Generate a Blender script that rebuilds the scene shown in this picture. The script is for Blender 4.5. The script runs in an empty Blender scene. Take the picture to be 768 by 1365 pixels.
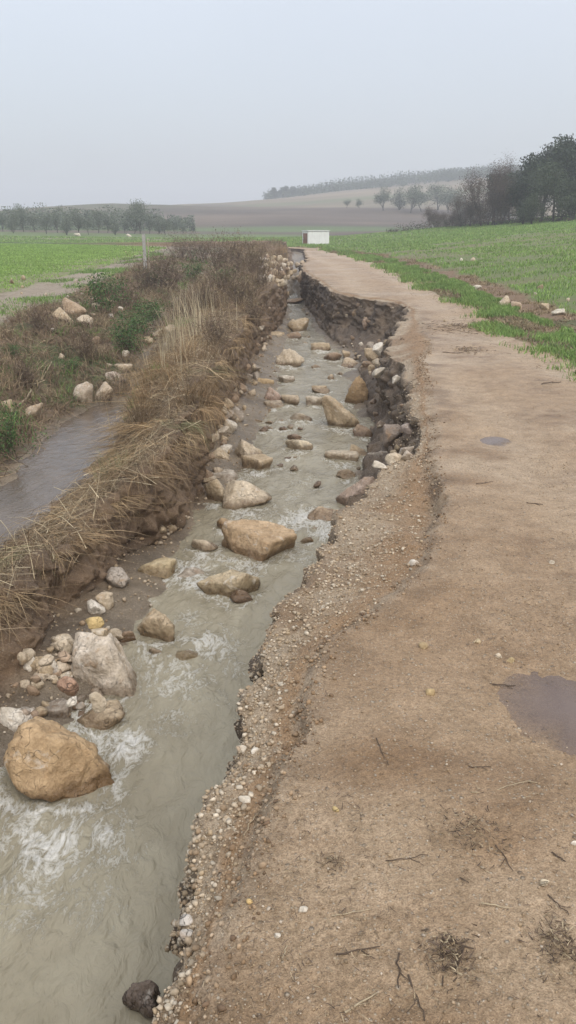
import bpy, bmesh, math, random
import numpy as np
from mathutils import Vector, Matrix

# ------------------------------------------------------------------ camera, sky, sun, exposure
SC = bpy.context.scene
COL = SC.collection
CAM_Z, PITCH, FPX, CX, CY = 1.65, math.radians(19.5), 1080.0, 384.0, 682.5
cam_d = bpy.data.cameras.new('camera')
cam_d.sensor_fit = 'VERTICAL'; cam_d.sensor_height = 36.0
cam_d.lens = 36.0 * FPX / 1365.0
cam_d.clip_start = 0.05; cam_d.clip_end = 3000
cam = bpy.data.objects.new('camera', cam_d); COL.objects.link(cam)
cam.location = (0, 0, CAM_Z); cam.rotation_euler = (math.pi / 2 - PITCH, 0, 0)
SC.camera = cam

SUN_EL, SUN_AZ = math.radians(48), math.radians(155)      # soft light from high behind the camera
world = bpy.data.worlds.new('World'); SC.world = world; world.use_nodes = True
wn = world.node_tree; wn.nodes.clear()
def wnode(t, **k):
    n = wn.nodes.new(t)
    for a, b in k.items(): setattr(n, a, b)
    return n
w_sky = wnode('ShaderNodeTexSky', sky_type='NISHITA', sun_disc=False)
w_sky.sun_elevation = SUN_EL; w_sky.sun_rotation = SUN_AZ; w_sky.air_density = 1.0; w_sky.dust_density = 4.0
w_b1 = wnode('ShaderNodeBackground'); w_b1.inputs[1].default_value = 0.05
wn.links.new(w_sky.outputs[0], w_b1.inputs[0])
# closed cloud cover above: overcast luminance, one third at the horizon of what it is overhead
w_tc = wnode('ShaderNodeTexCoord'); w_sep = wnode('ShaderNodeSeparateXYZ')
wn.links.new(w_tc.outputs['Generated'], w_sep.inputs[0])
w_mx = wnode('ShaderNodeMath', operation='MAXIMUM'); w_mx.inputs[1].default_value = 0.0
wn.links.new(w_sep.outputs[2], w_mx.inputs[0])
w_ma = wnode('ShaderNodeMath', operation='MULTIPLY_ADD'); w_ma.inputs[1].default_value = 0.667; w_ma.inputs[2].default_value = 0.333
wn.links.new(w_mx.outputs[0], w_ma.inputs[0])
w_no = wnode('ShaderNodeTexNoise'); w_no.inputs['Scale'].default_value = 2.2; w_no.inputs['Detail'].default_value = 4
wn.links.new(w_tc.outputs['Generated'], w_no.inputs['Vector'])
w_mr = wnode('ShaderNodeMapRange'); w_mr.inputs[3].default_value = 0.93; w_mr.inputs[4].default_value = 1.07
wn.links.new(w_no.outputs[0], w_mr.inputs[0])
w_mm = wnode('ShaderNodeMath', operation='MULTIPLY')
wn.links.new(w_ma.outputs[0], w_mm.inputs[0]); wn.links.new(w_mr.outputs[0], w_mm.inputs[1])
w_b2 = wnode('ShaderNodeBackground'); w_b2.inputs[0].default_value = (1.24, 1.29, 1.39, 1)
wn.links.new(w_mm.outputs[0], w_b2.inputs[1])
w_add = wnode('ShaderNodeAddShader'); w_out = wnode('ShaderNodeOutputWorld')
wn.links.new(w_b1.outputs[0], w_add.inputs[0]); wn.links.new(w_b2.outputs[0], w_add.inputs[1])
wn.links.new(w_add.outputs[0], w_out.inputs[0])

sun_d = bpy.data.lights.new('sun', 'SUN'); sun_d.energy = 1.3; sun_d.angle = math.radians(40); sun_d.color = (1, 0.96, 0.9)
sun = bpy.data.objects.new('sun', sun_d); COL.objects.link(sun)
sd = Vector((math.sin(SUN_AZ) * math.cos(SUN_EL), math.cos(SUN_AZ) * math.cos(SUN_EL), math.sin(SUN_EL)))
sun.rotation_euler = sd.to_track_quat('Z', 'Y').to_euler()
SC.view_settings.view_transform = 'Standard'; SC.view_settings.look = 'None'
SC.view_settings.exposure = 0.13; SC.view_settings.gamma = 1.0; SC.view_settings.use_curve_mapping = False
SC.render.engine = 'CYCLES'
SC.cycles.use_denoising = True
SC.cycles.max_bounces = 6; SC.cycles.diffuse_bounces = 3; SC.cycles.glossy_bounces = 2
SC.cycles.transparent_max_bounces = 8; SC.cycles.volume_bounces = 1
HAZE_DENSITY = 0.0019

# ------------------------------------------------------------------ helpers
rng = np.random.default_rng(11)
random.seed(11)
def P(px, py, z):
    """a point of the place at height z, seen at a pixel of the photograph"""
    u = (px - CX) / FPX; v = (CY - py) / FPX
    d = np.array([u, math.cos(PITCH) + v * math.sin(PITCH), -math.sin(PITCH) + v * math.cos(PITCH)])
    t = (z - CAM_Z) / d[2]
    return np.array([d[0] * t, d[1] * t, z])
def proj(V):
    V = np.asarray(V, float)
    dx = V[..., 0]; dy = V[..., 1]; dz = V[..., 2] - CAM_Z
    dep = dy * math.cos(PITCH) - dz * math.sin(PITCH)
    up = dy * math.sin(PITCH) + dz * math.cos(PITCH)
    dep_s = np.where(dep > 0.05, dep, 1e9)
    return CX + FPX * dx / dep_s, CY - FPX * up / dep_s, dep
def hash3(ix, iy, iz, seed):
    h = (ix.astype(np.uint32) * np.uint32(374761393) + iy.astype(np.uint32) * np.uint32(668265263)
         + iz.astype(np.uint32) * np.uint32(2147483647) + np.uint32(seed * 974711 % 4294967291))
    h = (h ^ (h >> np.uint32(13))) * np.uint32(1274126177)
    h = (h ^ (h >> np.uint32(15))) * np.uint32(2246822519)
    return ((h ^ (h >> np.uint32(16))) & np.uint32(0xffffff)).astype(np.float32) / np.float32(0xffffff)
def vnoise(x, y, z, seed=0):
    x, y, z = np.broadcast_arrays(x, y, z)
    fx, fy, fz = np.floor(x), np.floor(y), np.floor(z)
    ix, iy, iz = fx.astype(np.int64), fy.astype(np.int64), fz.astype(np.int64)
    a, b, c = x - fx, y - fy, z - fz
    a = a * a * (3 - 2 * a); b = b * b * (3 - 2 * b); c = c * c * (3 - 2 * c)
    r = 0
    for i in (0, 1):
        for j in (0, 1):
            for k in (0, 1):
                r = r + hash3(ix + i, iy + j, iz + k, seed) * (a if i else 1 - a) * (b if j else 1 - b) * (c if k else 1 - c)
    return r * 2 - 1
def fbm(x, y, z=0.0, octv=4, seed=0, gain=0.5):
    s = 0; a = 1.0; f = 1.0; tot = 0
    x = np.asarray(x, float); y = np.asarray(y, float); z = np.asarray(z, float)
    for o in range(octv):
        s = s + a * vnoise(x * f + 17.3 * o, y * f - 9.1 * o, z * f + 4.7 * o, seed + o)
        tot += a; a *= gain; f *= 2.03
    return s / tot
def sstep(a, b, x):
    t = np.clip((x - a) / (b - a), 0, 1); return t * t * (3 - 2 * t)
def mesh(name, V, faces, cols=None, smooth=True, attrs=None):
    """faces: list of int arrays (n,3) or (n,4)"""
    V = np.asarray(V, np.float32)
    me = bpy.data.meshes.new(name)
    me.vertices.add(len(V)); me.vertices.foreach_set('co', V.ravel())
    li = np.concatenate([np.asarray(f, np.int32).ravel() for f in faces])
    ls = []; st = 0
    for f in faces:
        f = np.asarray(f); ls.append(st + np.arange(len(f)) * f.shape[1]); st += f.size
    ls = np.concatenate(ls).astype(np.int32)
    me.loops.add(len(li)); me.loops.foreach_set('vertex_index', li)
    me.polygons.add(len(ls)); me.polygons.foreach_set('loop_start', ls)
    me.polygons.foreach_set('use_smooth', np.full(len(ls), smooth, bool))
    me.update(calc_edges=True)
    if cols is not None:
        c = np.ones((len(V), 4), np.float32); c[:, :3] = cols
        at = me.color_attributes.new('col', 'FLOAT_COLOR', 'POINT'); at.data.foreach_set('color', c.ravel())
    for k, a in (attrs or {}).items():
        at = me.attributes.new(k, 'FLOAT', 'POINT'); at.data.foreach_set('value', np.asarray(a, np.float32).ravel())
    return me
def link(name, me, mat=None, parent=None, label=None, cat=None, group=None, kind=None, loc=None, color=None):
    o = bpy.data.objects.new(name, me); COL.objects.link(o)
    if mat is not None and me is not None and not me.materials: me.materials.append(mat)
    if parent is not None: o.parent = parent
    if loc is not None: o.location = loc
    if label: o['label'] = label
    if cat: o['category'] = cat
    if group: o['group'] = group
    if kind: o['kind'] = kind
    if color is not None: o.color = (*color, 1)
    return o
def copy_thing(o, loc, rz=0.0, scale=1.0, label=None):
    c = o.copy(); COL.objects.link(c); c.location = loc; c.rotation_euler = (0, 0, rz)
    c.scale = (scale,) * 3 if np.isscalar(scale) else scale
    if label: c['label'] = label
    for ch in list(o.children):
        k = ch.copy(); COL.objects.link(k); k.parent = c
    return c

# ------------------------------------------------------------------ materials
class Nodes:
    def __init__(s, name):
        s.m = bpy.data.materials.new(name); s.m.use_nodes = True
        s.t = s.m.node_tree; s.t.nodes.clear()
        s.out = s.n('ShaderNodeOutputMaterial'); s.p = s.n('ShaderNodeBsdfPrincipled')
        s.l(s.p.outputs[0], s.out.inputs[0])
    def n(s, t, ins=None, **k):
        n = s.t.nodes.new(t)
        for a, b in k.items(): setattr(n, a, b)
        for a, b in (ins or {}).items():
            if isinstance(b, bpy.types.NodeSocket): s.l(b, n.inputs[a])
            else: n.inputs[a].default_value = b
        return n
    def l(s, a, b): s.t.links.new(a, b)
    def obj(s): return s.n('ShaderNodeTexCoord').outputs['Object']
    def noise(s, vec, scale, detail=4, rough=0.55, dist=0.0):
        return s.n('ShaderNodeTexNoise', {'Vector': vec, 'Scale': scale, 'Detail': detail, 'Roughness': rough, 'Distortion': dist}).outputs[0]
    def vor(s, vec, scale, feature='F1', out='Distance', rnd=1.0):
        return s.n('ShaderNodeTexVoronoi', {'Vector': vec, 'Scale': scale, 'Randomness': rnd}, feature=feature).outputs[out]
    def rng(s, v, a, b, c, d, smooth=False):
        n = s.n('ShaderNodeMapRange', {0: v, 1: a, 2: b, 3: c, 4: d})
        n.clamp = True
        if smooth: n.interpolation_type = 'SMOOTHSTEP'
        return n.outputs[0]
    def math(s, op, a, b=0.0): return s.n('ShaderNodeMath', {0: a, 1: b}, operation=op).outputs[0]
    def mix(s, f, a, b, blend='MIX'):
        n = s.n('ShaderNodeMix', {0: f}, data_type='RGBA', blend_type=blend)
        for i, v in ((6, a), (7, b)):
            if isinstance(v, bpy.types.NodeSocket): s.l(v, n.inputs[i])
            else: n.inputs[i].default_value = (*v, 1)
        return n.outputs[2]
    def attr(s, name, out='Color'): return s.n('ShaderNodeAttribute', attribute_name=name).outputs[out]
    def bump(s, h, dist, strength=1.0, normal=None):
        n = s.n('ShaderNodeBump', {'Height': h, 'Distance': dist, 'Strength': strength})
        if normal is not None: s.l(normal, n.inputs['Normal'])
        return n.outputs[0]
    def set(s, **k):
        for a, b in k.items():
            a = a.replace('_', ' ')
            if isinstance(b, bpy.types.NodeSocket): s.l(b, s.p.inputs[a])
            elif a == 'Base Color': s.p.inputs[a].default_value = (*b, 1)
            else: s.p.inputs[a].default_value = b
        return s.m

def mat_terrain():
    N = Nodes('earth'); v = N.obj()
    col = N.attr('col'); gr = N.attr('grit', 'Fac'); wet = N.attr('wet', 'Fac')
    n1 = N.noise(v, 9, 5, 0.6); n2 = N.noise(v, 70, 4, 0.65); n3 = N.noise(v, 2.1, 4); n4 = N.noise(v, 210, 3, .6)
    c = N.mix(1.0, col, N.mix(N.rng(n1, .3, .7, 0, 1), (.80, .78, .74), (1.16, 1.17, 1.2)), 'MULTIPLY')
    c = N.mix(1.0, c, N.mix(N.rng(n2, .3, .7, 0, 1), (.72, .70, .66), (1.22, 1.23, 1.25)), 'MULTIPLY')
    c = N.mix(1.0, c, N.mix(N.rng(n4, .32, .68, 0, 1), (.70, .66, .62), (1.26, 1.27, 1.28)), 'MULTIPLY')
    # small stones and crumbs pressed into the mud
    vd = N.vor(v, 85); vc = N.vor(v, 85, out='Color')
    pick = N.n('ShaderNodeSeparateColor', {0: vc})
    peb = N.math('MULTIPLY', N.rng(vd, .18, .40, 1, 0), N.rng(pick.outputs[0], .60, .62, 0, 1))
    peb = N.math('MULTIPLY', peb, gr)
    pc = N.mix(pick.outputs[1], (.20, .135, .08), (.52, .45, .35))
    c = N.mix(N.math('MULTIPLY', peb, .65), c, pc)
    vd2 = N.vor(v, 33); vc2 = N.n('ShaderNodeSeparateColor', {0: N.vor(v, 33, out='Color')})
    peb2 = N.math('MULTIPLY', N.math('MULTIPLY', N.rng(vd2, .12, .26, 1, 0), N.rng(vc2.outputs[0], .80, .82, 0, 1)), gr)
    c = N.mix(N.math('MULTIPLY', peb2, .75), c, N.mix(vc2.outputs[1], (.15, .10, .06), (.55, .47, .36)))
    h = N.math('ADD', N.math('MULTIPLY', n1, .45), N.math('MULTIPLY', n2, .50))
    h = N.math('ADD', h, N.math('MULTIPLY', peb, .15)); h = N.math('ADD', h, N.math('MULTIPLY', peb2, .5))
    h = N.math('ADD', h, N.math('MULTIPLY', n4, .30))
    rough = N.rng(N.math('ADD', wet, N.math('MULTIPLY', n3, .35)), .25, 1.15, .92, .38)
    return N.set(Base_Color=c, Roughness=rough, Normal=N.bump(h, .022, .9), Specular_IOR_Level=.35)
def mat_rock():
    N = Nodes('limestone'); v = N.obj()
    oi = N.n('ShaderNodeObjectInfo')
    off = N.n('ShaderNodeVectorMath', {0: v, 1: oi.outputs['Location']}, operation='ADD').outputs[0]
    n1 = N.noise(off, 6, 6, .62, .4); n2 = N.noise(off, 38, 5, .65); n3 = N.noise(off, 13, 5, .6, 1.0)
    c = N.mix(N.rng(n1, .32, .68, 0, 1), N.mix(1, oi.outputs['Color'], (.76, .69, .59), 'MULTIPLY'), N.mix(1, oi.outputs['Color'], (1.36, 1.33, 1.30), 'MULTIPLY'))
    c = N.mix(N.math('MULTIPLY', N.rng(n3, .56, .72, 0, 1), .55), c, (.34, .20, .09))     # iron stain
    c = N.mix(N.math('MULTIPLY', N.rng(N.noise(off, 9, 5, .6, .8), .60, .70, 0, 1), .6), c, (.66, .61, .53))   # pale crust
    c = N.mix(1, c, N.mix(N.rng(n2, .3, .7, 0, 1), (.74, .72, .69), (1.18, 1.18, 1.18)), 'MULTIPLY')
    warp = N.n('ShaderNodeVectorMath', {0: off, 1: N.n('ShaderNodeTexNoise', {'Vector': off, 'Scale': 7.0}).outputs['Color']}, operation='ADD').outputs[0]
    cr = N.vor(warp, 4.5, 'DISTANCE_TO_EDGE')
    crack = N.math('MULTIPLY', N.rng(cr, .0, .022, 1, 0), N.rng(n1, .48, .6, 0, 1))
    c = N.mix(N.math('MULTIPLY', crack, .42), c, (.13, .095, .065))
    h = N.math('ADD', N.math('MULTIPLY', n1, .9), N.math('MULTIPLY', n2, .30))
    h = N.math('ADD', h, N.math('MULTIPLY', n3, .5)); h = N.math('SUBTRACT', h, N.math('MULTIPLY', crack, .3))
    pz = N.n('ShaderNodeSeparateXYZ', {0: N.n('ShaderNodeNewGeometry').outputs['Position']}).outputs[2]
    wetb = N.rng(N.math('ADD', pz, N.math('MULTIPLY', n3, -.12)), -.965, -.915, 1, 0)      # splashed, wet stone
    c = N.mix(wetb, c, N.mix(1, c, (.50, .46, .42), 'MULTIPLY'))
    rg = N.math('SUBTRACT', N.rng(n1, .3, .7, .62, .85), N.math('MULTIPLY', wetb, .42))
    return N.set(Base_Color=c, Roughness=rg, Normal=N.bump(h, .04, .95), Specular_IOR_Level=.4)
def mat_vcol(name, rough=.8, spec=.25, var=.25, scale=30, transl=0.0):
    N = Nodes(name); v = N.obj(); n = N.noise(v, scale, 3)
    c = N.mix(1, N.attr('col'), N.mix(N.rng(n, .3, .7, 0, 1), (1 - var,) * 3, (1 + var,) * 3), 'MULTIPLY')
    return N.set(Base_Color=c, Roughness=rough, Specular_IOR_Level=spec)
def mat_water(name, base, deep, alpha, ripple, foam=True, shelve=False):
    N = Nodes(name); v = N.obj()
    mp = N.n('ShaderNodeMapping', {'Vector': v, 'Scale': (1.0, .55, 1.0)}).outputs[0]
    n1 = N.noise(mp, 3.2, 3, .5, .8); n2 = N.noise(mp, 13, 4, .55, 1.2); n3 = N.noise(mp, 42, 3, .5, .6)
    c = N.mix(N.rng(n1, .35, .65, 0, 1), deep, base)
    h = N.math('ADD', N.math('MULTIPLY', n1, .5), N.math('MULTIPLY', n2, .32)); h = N.math('ADD', h, N.math('MULTIPLY', n3, .07))
    rough = .10; al = alpha
    if shelve: al = N.math('MULTIPLY', N.attr('depth', 'Fac'), alpha); rough = .05
    if foam:
        f = N.attr('foam', 'Fac')
        w = N.n('ShaderNodeVectorMath', {0: mp, 1: N.n('ShaderNodeVectorMath', {0: N.n('ShaderNodeTexNoise', {'Vector': mp, 'Scale': 4.0, 'Detail': 3.0}).outputs['Color'], 'Scale': .22}, operation='SCALE').outputs[0]}, operation='ADD').outputs[0]
        na = N.noise(w, 7.0, 9, .7, .25); nc = N.noise(w, 19.0, 8, .7, .25); nb = N.noise(w, 55.0, 5, .7)
        def ridge(q, k): return N.math('MAXIMUM', N.math('SUBTRACT', 1.0, N.math('MULTIPLY', N.math('ABSOLUTE', N.math('SUBTRACT', q, .5)), k)), 0.0)
        pat = N.math('ADD', N.math('MULTIPLY', ridge(na, 11), .40), N.math('MULTIPLY', ridge(nc, 8), .34))
        pat = N.math('ADD', pat, N.math('MULTIPLY', nb, .62))
        fm = N.math('SUBTRACT', N.math('ADD', f, pat), 1.11)
        fm = N.rng(fm, 0, .46, 0, .80)
        c = N.mix(fm, c, (.64, .62, .57))
        rough = N.rng(fm, 0, .6, .09, .55)
        al = N.rng(fm, 0, .5, alpha, 1.0)
        h = N.math('ADD', h, N.math('MULTIPLY', fm, .07))
        h = N.math('ADD', h, N.math('MULTIPLY', N.math('MULTIPLY', f, n2), .5))
    return N.set(Base_Color=c, Roughness=rough, IOR=1.333, Alpha=al, Normal=N.bump(h, ripple, 1.0))
def mat_plain(name, col, rough=.8, var=.2, scale=12, bump=.004, spec=.3, stain=None):
    N = Nodes(name); v = N.obj(); n = N.noise(v, scale, 5, .6); n2 = N.noise(v, scale * 7, 3)
    c = N.mix(N.rng(n, .3, .7, 0, 1), tuple(x * (1 - var) for x in col), tuple(min(.9, x * (1 + var)) for x in col))
    if stain:
        mp = N.n('ShaderNodeMapping', {'Vector': v, 'Scale': (3, 3, .5)}).outputs[0]
        c = N.mix(N.math('MULTIPLY', N.rng(N.noise(mp, 3, 5, .6), .52, .75, 0, 1), .6), c, stain)
    return N.set(Base_Color=c, Roughness=rough, Specular_IOR_Level=spec, Normal=N.bump(N.math('ADD', n, N.math('MULTIPLY', n2, .4)), bump, .8))

M_EARTH = mat_terrain(); M_ROCK = mat_rock()
M_BLADE = mat_vcol('grass_blade', .75, .2, .18, 8)
M_LEAF = mat_vcol('leaf', .65, .3, .25, 3)
M_BARK = mat_vcol('bark', .9, .15, .3, 20)
M_PEB = mat_vcol('pebble', .7, .3, .3, 60)
M_STRAW = mat_vcol('straw', .75, .2, .25, 40)
M_WATER = mat_water('muddy_stream_water', (.405, .358, .252), (.310, .268, .182), .76, .060)
M_DITCH = mat_water('brown_ditch_water', (.135, .102, .074), (.10, .075, .055), .96, .022, foam=False)
M_PUDDLE = mat_water('puddle_water', (.20, .15, .125), (.16, .12, .105), .80, .0010, foam=False, shelve=True)

# ------------------------------------------------------------------ the land: lofted cross-sections
def curve(pts, wpts=()):
    """pts: (pixel x, pixel y, height) -> world (y, x, z) sorted by y; wpts are already world (x, y, z)"""
    W = [P(*p) for p in pts] + [np.array(w, float) for w in wpts]
    W = np.array(sorted(W, key=lambda w: w[1])); return W[:, 1], W[:, 0], W[:, 2]
C = {}
C['field_in'] = curve([(0, 398, 0), (60, 380, 0), (120, 363, 0), (180, 346, .05), (235, 332, .1)], [(-6.3, 8, 0), (-6.0, 0, 0)])
C['lbank_top'] = curve([(0, 442, -.05), (60, 416, 0), (110, 396, 0), (160, 371, .05), (197, 351, .1), (245, 334, .1)], [(-4.4, 8, -.1), (-4.3, 0, -.2)])
C['ditch_l'] = curve([(0, 640, -.78), (50, 592, -.78), (100, 549, -.78), (140, 528, -.70), (172, 470, -.45), (205, 430, -.4), (248, 388, -.3), (275, 362, -.1), (295, 345, .0)], [(-2.7, 5, -.8), (-2.6, 0, -.8)])
C['ditch_r'] = curve([(186, 548, -.80), (186, 530, -.74), (200, 475, -.5), (232, 432, -.4), (262, 392, -.3), (285, 364, -.05), (303, 345, .05)], [(-2.02, 8.6, -.82), (-2.10, 7, -.82), (-2.36, 5.4, -.82), (-2.75, 2.6, -.8), (-2.75, 0, -.8)])
C['crest_l'] = curve([(0, 752, -.57), (72, 700, -.55), (136, 648, -.48), (182, 602, -.38), (212, 545, -.2), (224, 500, -.05), (245, 450, .05), (270, 410, .12), (297, 372, .25), (312, 350, .42), (322, 340, .5)], [(-2.6, 2.6, -.6), (-2.6, 0, -.6)])
C['crest_r'] = curve([(0, 800, -.40), (60, 748, -.45), (122, 702, -.47), (178, 660, -.38), (222, 618, -.22), (245, 576, -.08), (262, 532, 0), (284, 490, .05), (304, 455, .07), (324, 420, .12), (352, 392, .22), (376, 370, .36), (374, 352, .5)], [(-2.25, 2.6, -.5), (-2.25, 0, -.5)])
C['foot_l'] = curve([(-10, 950, -.88), (50, 868, -.88), (108, 805, -.9), (155, 768, -.95), (203, 724, -1.0), (243, 697, -1.0), (262, 660, -1.0), (272, 620, -.92), (290, 575, -.89), (306, 545, -.89), (322, 510, -.90), (338, 475, -.91), (350, 440, -.92), (359, 412, -.94), (371, 396, -.95), (388, 381, -.95), (392, 368, -.9)], [(-2.1, 2.9, -1.0), (-2.15, 2.2, -1.05), (-2.15, 0, -1.05)])
C['foot_r'] = curve([(455, 700, -1.05), (474, 675, -1.05), (482, 650, -1.05), (490, 620, -1.05), (496, 590, -1.05), (492, 550, -1.0), (484, 520, -1.0), (482, 490, -1.0), (471, 474, -1.0), (447, 461, -1.0), (427, 440, -1.0), (414, 420, -1.0), (404, 402, -1.0), (398, 385, -1.0), (388, 368, -.9)])
C['lip'] = curve([(200, 1365, -.10), (245, 1230, -.10), (278, 1100, -.10), (302, 1010, -.11), (345, 925, -.12), (368, 862, -.12), (425, 800, -.11), (445, 738, -.12), (470, 692, -.14), (507, 655, -.16), (545, 622, -.10), (556, 600, -.06), (553, 560, -.06), (545, 520, -.08), (526, 490, -.12), (516, 465, -.12), (538, 434, -.05), (545, 417, -.03), (522, 409, -.03), (482, 403, -.03), (448, 397, -.03), (424, 380, -.03), (405, 368, -.03), (397, 354, -.03), (378, 345, -.03), (350, 338, 0)], [(-.36, .6, -.1)])
C['crack'] = curve([(262, 1365, 0), (288, 1240, 0), (322, 1150, 0), (356, 1070, 0), (386, 985, 0), (398, 915, 0), (432, 866, 0), (520, 818, 0), (566, 762, 0), (577, 690, 0), (574, 640, 0), (566, 600, 0), (563, 560, 0), (568, 520, 0), (556, 488, 0), (572, 470, 0), (556, 440, 0), (552, 418, 0), (528, 405, 0), (486, 400, 0), (452, 394, 0), (428, 377, 0), (408, 365, 0), (400, 351, 0), (382, 343, 0), (356, 337, 0)], [(-.25, .6, 0)])
C['road_r'] = curve([(768, 492, .03), (700, 463, .03), (640, 433, .03), (590, 403, .03), (540, 373, .03), (500, 356, .03), (462, 345, .03), (432, 339, .03), (402, 335.5, .03), (372, 333, .03)], [(3.5, 8, .03), (3.4, 0, .03)])

def rows():
    y = [-40, -30, -22, -16, -12, -9, -7, -5.5, -4.2, -3.2, -2.3, -1.6, -1.0, -.5, -.1, .2, .45, .62]
    v = .75
    while v < 36: y.append(v); v *= 1.0052
    while v < 90: y.append(v); v *= 1.010
    while v < 900: y.append(v); v *= 1.022
    y.append(900); return np.array(y)
YS = rows(); NR = len(YS)
fade = 1 - sstep(52, 72, YS)
jag = lambda s, f, a, o=4: a * fbm(YS * f, np.zeros(NR) + s * 3.7, 0.0, o, seed=40 + s)
def cx(name, j=0.0, f=1.0, s=0):
    y, x, z = C[name]
    return np.interp(YS, y, x) + jag(s, f, j), np.interp(YS, y, z) * fade
far_veer = -np.minimum(70.0, .12 * np.clip(YS - 54, 0, 80) ** 2)
ctrl = []
fi, zfi = cx('field_in', .35, .6, 1); lt, zlt = cx('lbank_top', .3, .7, 2)
dl, zdl = cx('ditch_l', .14, 1.1, 3); dr, zdr = cx('ditch_r', .08, 1.2, 4)
cl, zcl = cx('crest_l', .12, 1.2, 5); cr, zcr = cx('crest_r', .10, 1.5, 6); cr = cr + np.minimum(1, YS / 10) * (jag(24, .8, .30, 4))
fl, zfl = cx('foot_l', .08, 1.6, 7); fl = fl + np.minimum(1, YS / 10) * jag(24, .8, .22, 4); lip, zlip = cx('lip', .0, 1, 9); crk, zck = cx('crack', .0, 1, 10)
jj = np.minimum(1, YS / 6)
lip = lip + jj * jag(9, 2.2, .16, 5) + jag(20, 7.0, .05, 4) * (YS < 9) + jag(23, 2.6, .06, 3) * (YS < 9); zlip = (zlip * .75 + jag(22, 3.5, .035, 4)) * fade; crk = crk + np.minimum(1, YS / 3) * (jag(10, 1.8, .09, 5) + jag(17, 9.0, .035, 4))
fr, zfr = cx('foot_r', .08, 1.6, 8)
near = 1 - sstep(4.8, 6.2, YS)
fr = fr * (1 - near) + (lip + .03) * near; zfr = zfr * (1 - near) + (-1.1) * near
rr, zrr = cx('road_r', .16, .8, 11)
ve = rr + .95 + jag(12, .9, .2); fs = rr + 1.75 + jag(13, .7, .3)
zcl = zcl + (jag(14, 1.4, .08) - .04) * fade; zcr = zcr + (jag(15, 1.6, .10) - .03 + sstep(9, 16, YS) * jag(25, .45, .28, 4)) * fade; zcl = zcl + sstep(9, 16, YS) * jag(25, .45, .28, 4) * fade
# order from left to right, keep apart
lt = np.maximum(lt, fi + .5); dl = np.maximum(dl, lt + .3); dr = np.maximum(dr, dl + .12); cl = np.maximum(cl, dr + .12)
cr = np.maximum(cr, cl + .3); fl = np.maximum(fl, cr - .02); fr = np.maximum(fr, fl + .7)
lip = np.maximum(lip, fr - .02); crk = np.maximum(crk, lip + .06); rr = np.maximum(rr, crk + 1.2)
ve = np.maximum(ve, rr + .4); fs = np.maximum(fs, ve + .3)
dm = (dl + dr) / 2; sm = fl * .5 + fr * .5
X = [np.full(NR, -620.), fi, lt, dl, dm, dr, cl, cr, fl, sm, fr, lip, crk, crk + .03 + .05 * jj * (1 + jag(19, 5.0, .7)), rr, ve, fs, np.full(NR, 620.)]
X = [x + far_veer if 0 < k < 17 else x for k, x in enumerate(X)]
climb = 1 - .72 * sstep(31, 41, YS); zfl = zfl * climb; zfr = zfr * climb
zdm = (zdl + zdr) / 2 - .12 * fade
zck_lo = -fade * (.006 + .10 * np.exp(-((YS - 5.2) / 1.3) ** 2) + .04 * np.exp(-((YS - 2.3) / .5) ** 2)) * np.clip(.75 + 1.3 * jag(16, 2.2, 1.0), .1, 1.5)
Z = [np.zeros(NR), zfi, zlt, zdl, zdm, zdr, zcl, zcr, zfl, np.full(NR, -1.28) * fade * climb, zfr * fade, zlip, zck_lo, np.zeros(NR), zrr, .05 * fade, .02 * fade, np.zeros(NR)]
SEGN = [56, 26, 44, 10, 10, 34, 26, 44, 14, 14, 46, 40, 6, 150, 26, 20, 64]
TT = []
for k, n in enumerate(SEGN):
    t = np.arange(n) / n
    if k == 0: t = 1 - (1 - t) ** 2.6
    if k == 16: t = t ** 2.6
    TT.append(t)
cols_x = []; cols_z = []; SEG = []; TL = []
for k, t in enumerate(TT):
    t2 = t[None, :]
    e = t2 if k in (7, 10, 12) else t2 * t2 * (3 - 2 * t2)
    if k == 7:   # ridge wall: overhanging sod, then upright, then a fan at the foot
        e = np.clip(t2 * 1.0, 0, 1); tx = t2 ** 2.2
    elif k == 10:
        tx = .62 * sstep(0, .34, t2) + .38 * np.clip((t2 - .1) / .9, 0, 1) ** .8
    elif k == 8: e = t2 ** 1.6; tx = t2
    else: tx = t2
    cols_x.append(X[k][:, None] + (X[k + 1] - X[k])[:, None] * tx)
    cols_z.append(Z[k][:, None] + (Z[k + 1] - Z[k])[:, None] * e)
    SEG += [k] * len(t); TL += list(t)
GX = np.concatenate(cols_x + [X[17][:, None]], 1); GZ = np.concatenate(cols_z + [Z[17][:, None]], 1)
SEG = np.array(SEG + [16]); TL = np.array(TL + [1.0]); NC = GX.shape[1]
GY = np.repeat(YS[:, None], NC, 1)
def F(x, y):
    """the wide shape of the valley"""
    g = 0.105 * np.clip(x - 4.2, 0, None); g = 5.5 * np.tanh(g / 5.5) * (1 - sstep(76, 125, y))
    left = .006 * np.clip(-x - 8, 0, 60)
    ramp = 5.0 * sstep(95, 300, y) + 2 * sstep(300, 700, y)
    ramp = ramp * (.75 + .25 * sstep(-120, 40, x)) * (1 - .5 * sstep(60, 260, -x))
    hill = 22.5 * np.exp(-((x - 165 - .18 * (y - 430)) / 125) ** 2 / 2 * 1.25 - ((y - 440) / 130) ** 2 / 2)
    mound = 2.6 * np.exp(-((x + 47) / 20) ** 2 / 2 - ((y - 205) / 30) ** 2 / 2)
    und = 2.0 * fbm(x / 60, y / 60, 0.0, 4, seed=77) * sstep(70, 160, np.hypot(x, y))
    return g + left + ramp + hill + mound + und
GZ = GZ + F(GX, GY)
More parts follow.
